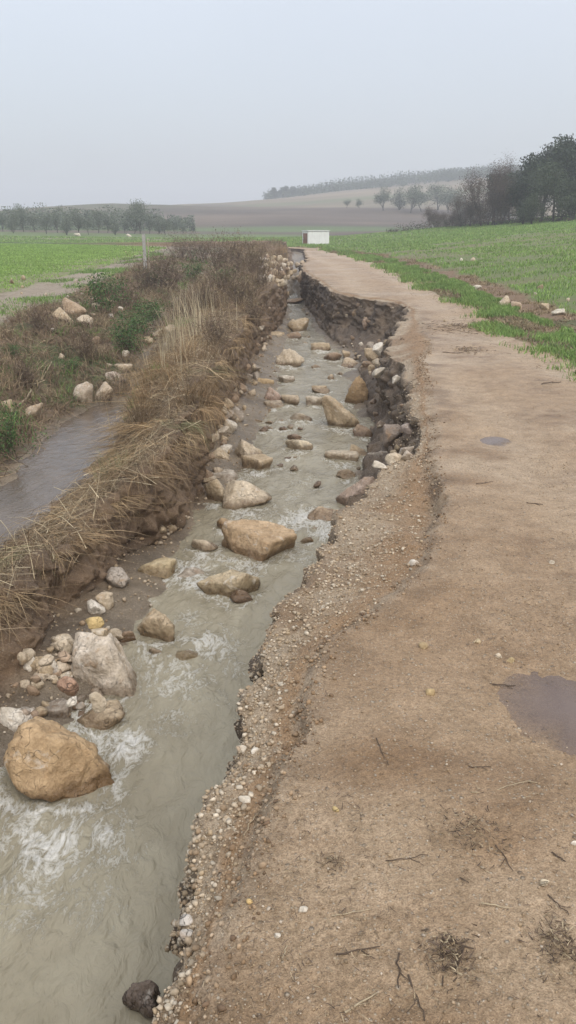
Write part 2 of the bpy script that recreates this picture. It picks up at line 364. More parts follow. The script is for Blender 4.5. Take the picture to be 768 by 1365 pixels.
# worn wheel tracks, puddle hollows and undulation on the road
inroad = sstep(0, .25, GX - X[13][:, None]) * sstep(0, .3, X[14][:, None] - GX)
mid = (np.interp(YS, C['road_r'][0], C['road_r'][1]) - 0.95)[:, None]
trk = -.028 * np.exp(-((GX - mid + .75) / .22) ** 2) - .03 * np.exp(-((GX - mid - .65) / .22) ** 2)
GZ += inroad * (trk * .6 + .020 * fbm(GX * 1.1, GY * .8, 0.0, 4, seed=21))
PUD = [(765, 955, .30, .36, -.030), (657, 592, .16, .20, -.024)]
for (a, b, sx, sy, dz) in PUD:
    c = P(a, b, 0); GZ += inroad * (dz * 1.6) * np.exp(-((GX - c[0]) / (sx * 1.25)) ** 2 - ((GY - c[1]) / (sy * 1.25)) ** 2)
G = np.stack([GX, GY, GZ], -1)
def normals(G):
    du = np.gradient(G, axis=1); dv = np.gradient(G, axis=0)
    n = np.cross(du, dv); n /= np.linalg.norm(n, axis=-1, keepdims=True) + 1e-12
    return n
NRM = normals(G)
# crumbling relief along the surface normal
AMP = np.array([.012, .05, .09, .03, .02, .09, .07, .10, .06, .05, .11, .028, .035, .008, .03, .06, .03])[SEG]
ker = np.ones(9) / 9
AMP = np.convolve(np.pad(AMP, 4, 'edge'), ker, 'valid')[None, :] * (1 - .6 * sstep(60, 110, YS))[:, None]
act = YS < 130
g3 = G[act]
d = fbm(g3[..., 0] * 2.6, g3[..., 1] * 2.6, g3[..., 2] * 2.6, 3, seed=3) * 1.0 + fbm(g3[..., 0] * 11, g3[..., 1] * 11, g3[..., 2] * 11, 4, seed=9, gain=.6) * .55
facew = ((SEG == 10) | (SEG == 7)).astype(float); facew = np.convolve(np.pad(facew, 4, 'edge'), ker, 'valid')
lump = np.abs(fbm(g3[..., 0] * 6, g3[..., 1] * 6, g3[..., 2] * 7, 3, seed=14)) * .16 * facew[None, :]
grv = (SEG == 11).astype(float); grv = np.convolve(np.pad(grv, 4, 'edge'), ker, 'valid')
d2 = fbm(g3[..., 0] * 34, g3[..., 1] * 34, g3[..., 2] * 34, 3, seed=31, gain=.65) * (.012 * grv[None, :] + .0025 + .010 * sstep(.05, .5, .6 * fbm(g3[..., 0] * 3.3, g3[..., 1] * 3.3, g3[..., 2] * 3.3, 4, seed=6) + .7 * fbm(g3[..., 0] * .9, g3[..., 1] * .9, 0.0, 4, seed=5)))
G[act] = g3 + NRM[act] * ((d * AMP[act] + lump - .03 * facew[None, :] + d2) * (1 - sstep(90, 130, YS[act]))[:, None])[..., None]
NRM = normals(G); GX, GY, GZ = G[..., 0], G[..., 1], G[..., 2]

# ---- colours of the ground, with the shade of the crack painted in
n_a = fbm(GX * .9, GY * .9, 0.0, 4, seed=5); n_b = fbm(GX * 3.3, GY * 3.3, GZ * 3.3, 4, seed=6); n_c = fbm(GX * 12, GY * 12, GZ * 12, 3, seed=7)
n_f = fbm(GX / 14, GY / 14, 0.0, 4, seed=8); n_ff = fbm(GX / 45, GY / 45, 0.0, 4, seed=18)
def lerp(a, b, t): return np.asarray(a) * (1 - t[..., None]) + np.asarray(b) * t[..., None]
def full(c): return np.broadcast_to(np.array(c, float), G.shape).copy()
tan, dark_tan, pale_tan = (.375, .264, .160), (.225, .138, .070), (.42, .312, .202)
road = lerp(full(tan), dark_tan, sstep(.06, .5, n_b * .6 + n_a * .4 + .45 * n_c) * .85); road = lerp(road, pale_tan, sstep(.05, .5, n_a - .3 * n_b))
road = lerp(road, (.155, .095, .05), sstep(.25, .55, n_c + .35 * n_b) * .5)
band = np.exp(-((GX - mid + .78) / .34) ** 2) + np.exp(-((GX - mid - .62) / .34) ** 2)
road = lerp(road, (.225, .142, .074), np.clip(1 - band - .1 + .9 * n_b, 0, 1) * .34); road = lerp(road, (.40, .305, .205), np.clip(band + .6 * n_a - .2, 0, 1) * .45)
leftside = np.exp(-((GX - X[13][:, None]) / .35) ** 2) * sstep(2.4, 3.2, GY) * (1 - sstep(6.5, 8, GY)); road = lerp(road, (.27, .165, .078), leftside * sstep(-.3, .4, n_b + .4 * n_c) * .7)
clod = sstep(.10, .5, n_b * .6 + n_a * .7); road = lerp(road, (.24, .15, .075), clod * .3)
near_crack = np.exp(-((GX - X[13][:, None] - .06) / .10) ** 2) * (1 - sstep(20, 40, GY))
road = lerp(road, (.175, .115, .062), near_crack * .6 * sstep(-.2, .4, n_b + .25 * n_c))
crack_shade = np.exp(-((GX - X[12][:, None] - .03 - .05 * n_c) / .032) ** 2) * (np.exp(-((GY - 5.2) / 1.5) ** 2) + .7 * np.exp(-((GY - 2.3) / .9) ** 2)) * sstep(-.45, .05, n_b + .5 * n_c)  # shade inside the crack step, painted as a ragged dark line
road = lerp(road, (.085, .052, .030), np.clip(crack_shade, 0, 1) * .9)
gravel = lerp(full((.35, .275, .19)), (.235, .16, .095), sstep(-.1, .4, n_b + .4 * n_c))
gravel = lerp(gravel, (.265, .165, .085), sstep(.25, .8, (SEG == 11) * TL + 0 * GX + .25 * n_b) * .85)
gravel = lerp(gravel, (.085, .052, .030), np.clip(crack_shade, 0, 1) * .9)
cut = lerp(full((.105, .078, .055)), (.205, .150, .10), sstep(-.1, .5, n_b + .3 * n_c))
wall = lerp(full((.185, .125, .076)), (.115, .076, .046), sstep(-.1, .4, n_b))
crest = lerp(full((.205, .140, .082)), (.135, .090, .054), sstep(-.2, .4, n_b))
bank = lerp(full((.21, .148, .09)), (.13, .09, .056), sstep(-.3, .3, n_b))
bank = lerp(bank, (.062, .098, .028), sstep(.05, .35, n_a + .3 * n_b) * .75)
mud = lerp(full((.275, .225, .165)), (.17, .135, .085), sstep(-.2, .4, n_b + n_f)); mud = lerp(mud, (.14, .17, .06), sstep(-.05, .4, n_a) * .6)
gl = lerp(full((.175, .25, .075)), (.205, .262, .09), sstep(-.4, .4, n_f)); gl = lerp(gl, (.105, .165, .045), sstep(.1, .5, n_a) * .5)
edge_l = sstep(-3.5, .0, GX - X[1][:, None] + 2.2 * n_a + 1.0 * n_b)
gl = lerp(gl, (.20, .17, .10), edge_l * .85)
gr_ = lerp(full((.115, .165, .055)), (.135, .175, .062), sstep(-.4, .4, n_f)); gr_ = lerp(gr_, (.185, .135, .085), sstep(.02, .4, n_a * .8 + n_f * .6) * .75)
verge = lerp(full((.10, .115, .05)), (.19, .14, .088), sstep(-.1, .4, n_b + .5 * n_a))
furrow = lerp(full((.185, .122, .072)), (.11, .12, .05), sstep(.15, .5, n_a))
bed = lerp(full((.24, .19, .13)), (.15, .12, .085), sstep(-.2, .3, n_b))
pal = [gl, mud, bank, bed, bed, crest, crest, wall, bed, bed, cut, gravel, gravel, road, verge, furrow, gr_]
COLR = np.zeros(G.shape)
for k, p in enumerate(pal):
    m = SEG == k; COLR[:, m] = p[:, m]
# soften the colour seams across neighbouring columns
cb = COLR.copy()
for s in range(1, 4):
    cb[:, s:-s] += COLR[:, 2 * s:] + COLR[:, :-2 * s]
cb[:, 3:-3] /= 7; COLR[:, 3:-3] = cb[:, 3:-3]
# far country: bare ploughed slopes, pale stubble, dull grass
brown = lerp(full((.090, .068, .055)), (.125, .095, .072), sstep(-.3, .4, n_f + .5 * n_ff))
stub = lerp(full((.20, .155, .105)), (.165, .135, .088), sstep(-.2, .4, n_ff))
scrub = lerp(full((.085, .095, .05)), (.13, .115, .07), sstep(-.3, .3, n_f))
green_far = full((.10, .145, .055))
farc = lerp(brown, stub, sstep(.0, .08, (GY - 165) * .02 + (GX - 12) * .030 - 1.0 + .5 * n_ff) * (1 - sstep(330, 345, GY + 30 * n_ff)))
farc = lerp(farc, green_far, sstep(112, 118, GY) * (1 - sstep(124, 134, GY + 5 * n_f)) * .9)
farc = lerp(farc, green_far, np.exp(-((GY - 250 - .25 * GX) / 9) ** 2) * .55 * sstep(-60, 10, GX))
farc = lerp(farc, (.11, .10, .08), np.exp(-((GY - 205 - .15 * GX) / 7) ** 2) * .6 * sstep(10, 25, GX))
farc = farc * (1 + .30 * fbm(GX / 9, GY / 5, 0.0, 4, seed=96))[..., None] * (1 + .22 * sstep(.1, .5, np.sin(GY / 11 + .02 * GX + 2 * n_ff)))[..., None]
farc = lerp(farc, scrub, sstep(370, 385, GY + 30 * n_ff) * sstep(-40, 20, GX))
farc = lerp(farc, scrub, np.exp(-((GX + 47) / 24) ** 2 - ((GY - 205) / 32) ** 2))
ylim = np.where(GX > 4, 84 + .25 * np.clip(GX, 0, 60), 106)
COLR = lerp(COLR, farc, sstep(-3, 3, GY - ylim + 3 * n_f))
COLR = lerp(COLR, green_far, sstep(61, 66, GY + n_b) * (1 - sstep(100, 112, GY)) * ((SEG >= 1) & (SEG <= 15))[None, :])
GRIT = np.array([.1, .6, .5, .3, .3, .3, .3, .5, .5, .5, 1, 1, 1, 1, .5, .5, .1])[SEG][None, :] * (1 - sstep(12, 40, GY))
WET = np.array([.1, .5, .3, .8, .8, .2, .2, .6, .9, .9, .45, .4, .45, .78, .2, .3, .1])[SEG][None, :] + 0 * GX
WET = WET * (1 - .8 * sstep(50, 70, GY)) + .25 * n_a * (SEG == 13)[None, :]
REGION = [  # name, segments, label, category
    ('green_field', (0,), 'young green crop field left of the eroded ditch', 'field'),
    ('ditch_bank', (1, 2), 'muddy weedy bank between the green field and brown ditch', 'bank'),
    ('ditch_bed', (3, 4), 'muddy bed of the side ditch', 'ditch bed'),
    ('earth_ridge', (5, 6, 7), 'earth ridge covered in flattened dead grass between ditch and stream', 'bank'),
    ('stream_bed', (8, 9), 'stony bed under the milky stream', 'stream bed'),
    ('stream_bank', (10, 11), 'eroded cut bank and gravel edge where stream undercuts the track', 'bank'),
    ('dirt_road', (12, 13), 'wet tan dirt track with puddles running along the washed out edge', 'dirt road'),
    ('grass_verge', (14, 15), 'grassy verge with bare furrow on right side of track', 'verge'),
    ('green_field', (16,), 'sloping green field right of the dirt track', 'field')]
r_split = int(np.searchsorted(YS, 112)); idx = np.arange(NR * NC).reshape(NR, NC)
def sub_mesh(name, r0, r1, c0, c1):
    sl = (slice(r0, r1 + 1), slice(c0, c1 + 1))
    h, w = r1 - r0 + 1, c1 - c0 + 1
    I = np.arange(h * w).reshape(h, w)
    q = np.stack([I[:-1, :-1], I[:-1, 1:], I[1:, 1:], I[1:, :-1]], -1).reshape(-1, 4)
    me = mesh(name, G[sl].reshape(-1, 3), [q], COLR[sl].reshape(-1, 3), True, {'grit': np.broadcast_to(GRIT, GX.shape)[sl], 'wet': WET[sl]})
    me.normals_split_custom_set_from_vertices(NRM[sl].reshape(-1, 3).tolist())
    return me
c0 = 0
bounds = np.concatenate([[0], np.cumsum(SEGN)])
for nm, segs, lab, cat in REGION:
    a, b = bounds[segs[0]], bounds[segs[-1] + 1]
    link(nm, sub_mesh(nm, 0, r_split, a, b), M_EARTH, label=lab, cat=cat, kind='structure')
link('hills', sub_mesh('hills', r_split, NR - 1, 0, NC - 1), M_EARTH, label='hazy brown farmland rising to a wooded hill in the distance', cat='hills', kind='structure')

# ---- lookups on the finished ground
PX, PY, PD = proj(G)
def ground_px(px, py, rad=5):
    """the nearest visible ground point at a pixel"""
    m = (np.abs(PX - px) < rad) & (np.abs(PY - py) < rad) & (PD > .3)
    if not m.any(): return None
    i = np.flatnonzero(m.ravel()); dd = PD.ravel()[i]
    i = i[dd < dd.min() * 1.06]
    k = i[np.argmin((PX.ravel()[i] - px) ** 2 + (PY.ravel()[i] - py) ** 2)]
    return G.reshape(-1, 3)[k].copy()
def ground_z(x, y):
    r = int(np.clip(np.searchsorted(YS, y), 1, NR - 1))
    t = (y - YS[r - 1]) / (YS[r] - YS[r - 1])
    za = np.interp(x, np.maximum.accumulate(GX[r - 1]), GZ[r - 1]); zb = np.interp(x, np.maximum.accumulate(GX[r]), GZ[r])
    return float(za * (1 - t) + zb * t)
ga = np.linalg.norm(np.cross(G[1:, :-1] - G[:-1, :-1], G[:-1, 1:] - G[:-1, :-1]), axis=-1)   # cell areas
def scatter(n, segs, y0, y1, dens=None, seed=0, x0=-1e9, x1=1e9, infr=90):
    """random ground points: position, normal, segment parameter"""
    R = np.random.default_rng(seed)
    m = np.isin(SEG[:-1], segs)[None, :] & ((YS[:-1] >= y0) & (YS[:-1] < y1))[:, None]
    cxm = GX[:-1, :-1]; m = m & (cxm > x0) & (cxm < x1)
    m = m & (PX[:-1, :-1] > -infr) & (PX[:-1, :-1] < 768 + infr) & (PY[:-1, :-1] < 1365 + infr)
    r, c = np.nonzero(m)
    w = ga[r, c]
    if dens is not None: w = w * np.clip(dens(GX[r, c], GY[r, c], GZ[r, c]), 0, None)
    k = R.choice(len(r), n, p=w / w.sum()); r, c = r[k], c[k]
    a = R.random(n)[:, None]; b = R.random(n)[:, None]
    p = (G[r, c] * (1 - a) + G[r, c + 1] * a) * (1 - b) + (G[r + 1, c] * (1 - a) + G[r + 1, c + 1] * a) * b
    return p, NRM[r, c], SEG[c], TL[c]

# ------------------------------------------------------------------ rocks
_ico = {}
def ico(n):
    if n not in _ico:
        bm = bmesh.new(); bmesh.ops.create_icosphere(bm, subdivisions=n, radius=1.0)
        v = np.array([x.co[:] for x in bm.verts]); f = np.array([[q.index for q in p.verts] for p in bm.faces])
        bm.free(); _ico[n] = (v, f)
    return _ico[n]
def rock_verts(seed, n, facets=11, rough=.10, soft=14.0, flat=False):
    """a blocky boulder: softened intersection of random planes, then worn relief; fits a unit box standing on z = 0"""
    R = np.random.default_rng(seed); v, f = ico(n)
    nn = R.normal(size=(facets, 3)); nn /= np.linalg.norm(nn, axis=1, keepdims=True)
    nn = np.vstack([nn, [[0, 0, 1], [0, 0, -1]]]) if flat else nn
    dd = R.uniform(.55, 1.0, len(nn))
    if flat: dd[-2:] = .5
    q = np.clip(v @ nn.T, 1e-3, None) / dd
    r = 1 / (np.sum(q ** soft, axis=1)) ** (1 / soft)
    r = np.minimum(r, 1.6)
    w = v * r[:, None]; o = seed * 3.17 % 50
    r2 = 1 + rough * (fbm(w[:, 0] * 1.7 + o, w[:, 1] * 1.7, w[:, 2] * 1.7, 3, seed=seed % 97) + .6 * fbm(w[:, 0] * 6 + o, w[:, 1] * 6, w[:, 2] * 6, 3, seed=seed % 89))
    w = w * r2[:, None]
    lo, hi = w.min(0), w.max(0); w = (w - (lo + hi) / 2) / (hi - lo); w[:, 2] += .5
    return w, f
ROCKS = []      # footprint of every stone that breaks the water, for the wakes
def rock(px, py, w, h, color, label, zb=None, seed=None, n=4, flat=False, rot=0.0, tilt=(0, 0), sink=.28, name='rock', group=None, facets=11, deep=.85, soft=14, rough=.10):
    """px, py: middle of the stone's visible shape in the photograph, w, h its size there; zb: level it stands on (None: the ground)"""
    seed = seed if seed is not None else int(px * 7 + py * 13)
    yb = py + h / 2
    if zb is None:
        g = ground_px(px, yb)
        b = g if g is not None else P(px, yb, 0)
    else: b = P(px, yb, zb)
    dep = b[1] * math.cos(PITCH) - (b[2] - CAM_Z) * math.sin(PITCH)
    m = dep / FPX; W = w * m; D = W * deep
    th = math.atan2(CAM_Z - b[2], b[1])
    H = max(.22 * W, (h * m - .55 * D * math.sin(th)) / math.cos(th)); H = min(H, W * 1.1)
    V, f = rock_verts(seed, n, facets, rough, soft, flat)
    V = V * np.array([W * 1.04, D, H / (1 - sink)])
    R = (Matrix.Rotation(math.radians(tilt[0]), 3, 'X') @ Matrix.Rotation(math.radians(tilt[1]), 3, 'Y') @ Matrix.Rotation(math.radians(rot), 3, 'Z'))
    V = V @ np.array(R).T
    V[:, 2] -= V[:, 2].min()
    lift = H / (1 - sink) * sink
    o = link(name, mesh(name, V, [f]), M_ROCK, label=label, cat=name, group=group, color=color,
             loc=(b[0], b[1] + D * .5, b[2] - lift))
    ROCKS.append((b[0], b[1] + D * .5, W / 2, D / 2, zb is not None))
    return o
WL = -.95
cream, tanr, orange, white, grey, pink, brownr = (.50, .43, .33), (.42, .34, .235), (.40, .285, .165), (.60, .56, .49), (.33, .29, .245), (.44, .34, .285), (.29, .215, .15)
# (px, py, w, h, colour, label, options)
STREAM = [
 (68, 1022, 160, 108, orange, 'biggest orange-tan boulder at the lower left water edge', dict(n=5, seed=4121, facets=16, soft=7, rough=.15, deep=.72, sink=.38)),
 (18, 962, 70, 52, white, 'white boulder behind the biggest orange-tan boulder', dict(n=5, seed=91, soft=9)),
 (136, 886, 102, 90, (.56, .50, .42), 'large whitish cracked boulder on the stones below the grassy ridge', dict(n=5, seed=52, facets=14, soft=10, rough=.14)),
 (128, 960, 68, 32, tanr, 'flat tan slab between the cracked white boulder and orange boulder', dict(flat=True, seed=17)),
 (206, 837, 52, 46, tanr, 'blocky tan rock standing in water right of the cracked white boulder', dict(n=5, seed=23, soft=16)),
 (206, 868, 22, 15, cream, 'small pale stone just below the blocky tan rock', {}),
 (340, 725, 100, 44, (.43, .32, .205), 'long brown angular rock midstream with foam on its right', dict(n=5, seed=333, flat=True, soft=18, tilt=(8, 6), deep=.7)),
 (310, 781, 78, 32, (.42, .35, .24), 'thin tilted slab midstream below the long brown rock', dict(n=5, seed=61, flat=True, tilt=(10, -14), deep=.6, soft=16)),
 (322, 797, 34, 18, brownr, 'small brown rock tucked under the tilted slab', {}),
 (299, 699, 22, 15, orange, 'small orange-brown stone above the long brown rock', {}),
 (350, 706, 22, 12, brownr, 'small brown stone behind the long brown rock', {}),
 (272, 726, 36, 20, cream, 'rounded cream stone left of the long brown rock', dict(soft=8)),
 (211, 760, 48, 24, (.48, .40, .26), 'low yellowish rock in the water near the ridge foot', dict(flat=True, tilt=(0, -10))),
 (256, 766, 46, 16, white, 'low white rock awash right of the yellowish rock', dict(sink=.6, soft=8)),
 (252, 876, 44, 18, (.40, .34, .22), 'low rock awash under foam right of the blocky tan rock', dict(sink=.6, soft=8)),
 (329, 660, 64, 38, cream, 'large cream rock at left of the stream upstream of the orange-brown stone', dict(n=5, seed=14, soft=16)),
 (289, 653, 34, 34, (.52, .44, .32), 'tall pale rock beside the large cream rock at ridge foot', dict(seed=12)),
 (297, 635, 38, 12, white, 'flat whitish rock behind the tall pale rock', dict(flat=True)),
 (327, 601, 46, 30, cream, 'cream rock of the left-hand pair by the ridge', dict(seed=76)),
 (342, 617, 42, 20, tanr, 'tan rock in front of the cream rock of the left-hand pair', dict(flat=True)),
 (298, 608, 36, 26, (.47, .39, .28), 'pale tan rock against the ridge left of the pair', {}),
 (399, 592, 36, 18, (.56, .49, .37), 'rounded pale cream rock alone in midstream', dict(soft=8)),
 (393, 582, 20, 9, brownr, 'small dark stone just behind the lone pale cream rock', {}),
 (457, 610, 46, 13, (.54, .47, .36), 'flat pale rock near the collapsed right bank', dict(flat=True, soft=8)),
 (465, 657, 54, 50, (.40, .31, .25), 'large pinkish brown slab leaning on the right bank', dict(n=5, seed=8, tilt=(0, 24), soft=16)),
 (436, 685, 52, 20, (.47, .37, .26), 'low tan rock in front of the leaning slab', dict(soft=8)),
 (449, 724, 20, 28, pink, 'pinkish stone wedged under the gravel edge', {}),
 (363, 872, 24, 50, cream, 'upright pale stone sticking out of the gravel edge', dict(deep=.6)),
 (455, 550, 50, 44, tanr, 'biggest tan boulder beside the collapsed right bank', dict(n=5, seed=29, soft=12)),
 (481, 519, 40, 42, orange, 'brown boulder behind the biggest tan boulder of the right bank', dict(n=5, seed=31, soft=12)),
 (421, 534, 26, 13, (.47, .42, .34), 'flat grey-cream stone left of the biggest tan boulder', dict(flat=True)),
 (428, 519, 24, 10, tanr, 'low tan stone awash upstream of the flat grey-cream stone', dict(sink=.5)),
 (402, 556, 30, 11, (.40, .34, .25), 'rock awash left of the biggest tan boulder', dict(sink=.6, soft=8)),
 (363, 526, 28, 21, pink, 'pinkish rounded rock at the left of midstream', dict(soft=9)),
 (387, 533, 24, 13, (.40, .33, .24), 'low tan stone right of the pinkish rounded rock', {}),
 (364, 539, 28, 9, cream, 'flat cream stone below the pinkish rounded rock', dict(flat=True)),
 (353, 510, 24, 15, (.47, .36, .22), 'yellow-tan rock upstream of the pinkish rounded rock', {}),
 (382, 505, 22, 9, white, 'small whitish flat stone upstream of the pinkish rounded rock', dict(flat=True)),
 (338, 548, 20, 8, brownr, 'small brown stone left of the flat cream stone', {}),
 (387, 477, 38, 23, cream, 'knobbly cream rock in the upper part of the stream', dict(n=5, seed=5)),
 (444, 475, 24, 11, brownr, 'low brown rock near the dark cut bank', {}),
 (469, 483, 30, 13, (.46, .38, .28), 'smooth tan rock below the dark cut bank', dict(soft=8)),
 (429, 462, 28, 11, tanr, 'flat tan rock upstream right of the knobbly cream rock', dict(flat=True)),
 (398, 433, 28, 18, tanr, 'tan rock in midstream far up the channel', dict(seed=77)),
 (386, 431, 18, 12, cream, 'cream stone touching the tan rock far up the channel', {}),
 (390, 447, 24, 10, brownr, 'brown stone below the far tan rock in channel', {}),
 (368, 447, 24, 11, tanr, 'tan stone at the ridge side far up the channel', {}),
 (391, 401, 30, 8, brownr, 'low brown rock at the narrow upper end of the stream', {}),
 (378, 392, 16, 7, tanr, 'small tan stone at the narrow upper end of the stream', {}),
 (462, 632, 26, 12, tanr, 'tan stone between flat pale rock and leaning slab', {}),
 (479, 601, 36, 20, tanr, 'tan rock at the foot of the collapsed dark bank', {}),
 (505, 611, 30, 26, grey, 'grey boulder at the foot of the collapsed dark bank', dict(seed=444)),
 (484, 575, 26, 18, brownr, 'brown rock under the dark collapsed bank behind the tan one', {}),
]
for (px, py, w, h, c, lab, op) in STREAM:
    op = dict(op); op.setdefault('sink', .42); op['soft'] = op.get('soft', 14) * 1.5; op['rough'] = op.get('rough', .10) * 1.3
    rock(px, py, w, h, c, lab, zb=WL, **op)
for (px, py, w, h, c, lab) in [(195, 1195, 110, 34, tanr, 'drowned tan rock faintly seen under the lower left water'), (80, 1082, 90, 24, orange, 'drowned orange rock in front of the biggest boulder'), (245, 948, 70, 24, cream, 'drowned pale rock under the foam near the gravel edge'),
        (290, 818, 60, 20, tanr, 'drowned tan rock below the tilted slab'), (230, 1060, 80, 26, cream, 'drowned pale rock midstream right of the biggest boulder'), (368, 588, 36, 12, cream, 'drowned pale rock left of the lone cream rock'), (60, 1250, 100, 30, brownr, 'drowned brown rock near lower left picture corner'), (390, 770, 60, 18, tanr, 'drowned tan rock beside the gravel edge')]:
    o = rock(px, py, w, h, c, lab, zb=WL - .035, sink=.5, soft=8, rough=.2); o.location.z -= max(v.co.z for v in o.data.vertices) + o.location.z - (WL - .022); ROCKS.pop()
# stones on banks and slopes
BANK = [
 (151, 934, 30, 25, (.42, .33, .25), 'tan stone below right corner of the cracked white boulder', {}),
 (129, 934, 22, 22, cream, 'cream stone under the cracked white boulder', {}),
 (87, 916, 28, 24, (.30, .19, .13), 'reddish brown stone left of the cracked white boulder', {}),
 (84, 861, 32, 22, cream, 'cream stone above left of the cracked white boulder', {}),
 (63, 884, 22, 17, white, 'whitish stone nearest the earth wall left of the boulders', {}),
 (73, 951, 38, 20, grey, 'grey flat stone behind the orange boulder', dict(flat=True)),
 (44, 884, 20, 16, tanr, 'tan stone low against the earth wall', {}),
 (127, 811, 24, 20, white, 'white stone at the tip of the gravel bar', {}),
 (138, 799, 22, 22, cream, 'cream stone behind the white one at the gravel bar tip', {}),
 (124, 829, 26, 15, (.50, .38, .18), 'yellow stone at the gravel bar tip', dict(soft=8)),
 (156, 772, 32, 26, grey, 'dark grey broken stone at the ridge foot', {}),
 (154, 848, 22, 16, cream, 'cream stone above the cracked white boulder', {}),
 (131, 843, 24, 14, tanr, 'tan stone on top side of the cracked white boulder', {}),
 (172, 851, 20, 18, brownr, 'brown wet stone between cracked white boulder and blocky rock', {}),
 (224, 705, 22, 15, tanr, 'tan stone of the pair under the overhanging grass', {}),
 (214, 704, 16, 12, (.48, .40, .28), 'yellowish stone of the pair under the overhanging grass', {}),
 (97, 409, 30, 25, (.40, .31, .22), 'tan boulder on top of the left field bank', {}),
 (83, 419, 26, 18, tanr, 'tan rock beside the boulder on the left field bank', {}),
 (111, 427, 22, 14, cream, 'cream rock below the boulder on left field bank', {}),
 (110, 523, 26, 30, (.44, .38, .31), 'upright pale boulder at the head of the ditch pool', {}),
 (136, 523, 26, 26, (.46, .39, .30), 'pale boulder right of the little fall into the ditch pool', {}),
 (153, 500, 28, 11, (.40, .34, .28), 'flat grey slab above the ditch pool', dict(flat=True)),
 (163, 490, 24, 9, cream, 'flat cream slab behind the grey slab above ditch pool', dict(flat=True)),
 (40, 550, 26, 25, (.36, .29, .21), 'brown tan rock on the left shore of the ditch pool', {}),
 (212, 444, 20, 14, cream, 'cream rock in the weedy gully', {}),
 (196, 455, 18, 12, tanr, 'tan rock in the weedy gully', {}),
 (225, 434, 20, 12, (.44, .37, .28), 'pale rock at top of the weedy gully', {}),
 (8, 540, 18, 16, tanr, 'tan rock at left edge above ditch', {}),
 (675, 401, 16, 14, cream, 'cream field stone left of the pair in the furrow', {}),
 (690, 407, 16, 11, (.47, .37, .28), 'pinkish field stone right of the pair in the furrow', {}),
 (637, 383, 11, 5, white, 'white flat field stone in the furrow', {}),
 (746, 416, 18, 9, (.50, .47, .40), 'pale field stone near the right picture edge', {}),
 (727, 408, 12, 9, tanr, 'tan field stone between furrow pair and pale stone', {}),
 (497, 474, 22, 20, tanr, 'tan rock at the corner of the slumped bank', {}),
 (506, 464, 20, 14, white, 'white rock topping the slumped bank corner', {}),
 (490, 487, 16, 12, brownr, 'brown rock at the water below slumped bank corner', {}),
 (505, 483, 16, 11, cream, 'cream rock below the white rock on slumped bank', {}),
 (508, 494, 20, 12, (.46, .42, .35), 'grey-cream rock lowest on the slumped bank', {}),
 (527, 505, 12, 10, white, 'small white stone on the slump', {}),
 (540, 597, 20, 14, grey, 'grey rock in the collapsed dark bank near the gravel', {}),
 (525, 578, 26, 24, (.24, .20, .17), 'dark rock embedded low in the collapsed bank', {}),
 (545, 572, 24, 18, (.30, .25, .22), 'dark grey rock embedded high in the collapsed bank', {}),
 (525, 606, 24, 14, cream, 'cream rock where gravel edge meets the collapsed bank', {}),
 (508, 620, 20, 13, white, 'white rock where gravel edge meets the collapsed bank', {}),
 (543, 607, 16, 12, (.46, .40, .33), 'pale stone on the gravel edge corner', {}),
 (489, 428, 12, 18, (.34, .26, .20), 'tall pinkish brown stone set in the dark cut bank', dict(deep=.5)),
 (475, 416, 10, 14, (.30, .23, .16), 'brown stone left of the pinkish one in the cut bank', dict(deep=.5)),
]
for (px, py, w, h, c, lab, op) in BANK:
    rock(px, py, w, h, c, lab, **op)
# countless stones heaped where nothing tells one from the next: each its own, sharing the words for its heap
HEAPS = [
 (52, (10, 152, 845, 968), 9, 25, 'small pale stone in the heap around the cracked white boulder', 'stones heaped round the cracked white boulder'),
 (40, (270, 345, 480, 640), 8, 20, 'small pale stone along the ridge foot of upper stream', 'stones along the ridge foot'),
 (18, (340, 372, 395, 490), 5, 10, 'small tan stone at the far ridge foot', 'stones along the far ridge foot'),
 (16, (478, 556, 500, 625), 5, 12, 'small brown stone tumbled down the collapsed bank', 'stones in the collapsed bank'),
 (20, (408, 540, 405, 470), 3, 7, 'small stone sticking out of the dark cut bank', 'stones in the dark cut bank'),
 (22, (455, 500, 455, 500), 5, 11, 'small stone on the water line below the cut bank', 'stones below the cut bank'),
 (60, (345, 402, 338, 378), 5, 12, 'pale rubble stone at the far end of the channel', 'rubble at the channel end'),
 (26, (60, 240, 400, 500), 5, 12, 'small pale stone among weeds on the ditch bank', 'stones on the ditch bank'),
 (14, (480, 768, 345, 430), 3, 7, 'small pale stone lying in the right field edge', 'stones along right field edge'),
 (14, (5, 150, 365, 410), 3, 8, 'small stone on the muddy left field margin', 'stones on the left field margin'),
]
R = np.random.default_rng(5)
for hi, (n, (x0, x1, y0, y1), s0, s1, lab, grp) in enumerate(HEAPS):
    k = 0; tries = 0
    while k < n and tries < n * 12:
        tries += 1
        px, py = R.uniform(x0, x1), R.uniform(y0, y1)
        if hi == 0 and py < 860 + (70 - px) * .3: continue
        if hi == 0 and px > 60 and abs(px - 136) < 45 and py < 925: continue
        if hi == 1 and not (abs(px - np.interp(py, [480, 545, 575, 640], [340, 312, 300, 272])) < 14): continue
        if hi == 2 and not (abs(px - np.interp(py, [395, 440, 490], [368, 354, 338])) < 9): continue
        g = ground_px(px, py, 4)
        if g is None or g[2] < WL - .06: continue
        w = R.uniform(s0, s1) * (.7 + .6 * R.random()); b = R.random()
        c = [cream, tanr, white, grey, brownr, (.45, .38, .29)][int(R.integers(0, 6))]
        if hi in (3, 4): c = tuple(x * .75 for x in (tanr if b < .5 else brownr))
        rock(px, py, w, w * R.uniform(.55, .85), c, lab, seed=900 + int(R.integers(0, 60)), n=2 if w < 9 else 3, facets=9, name='stone', group=grp, rot=R.uniform(0, 360), deep=R.uniform(.6, 1))
        k += 1

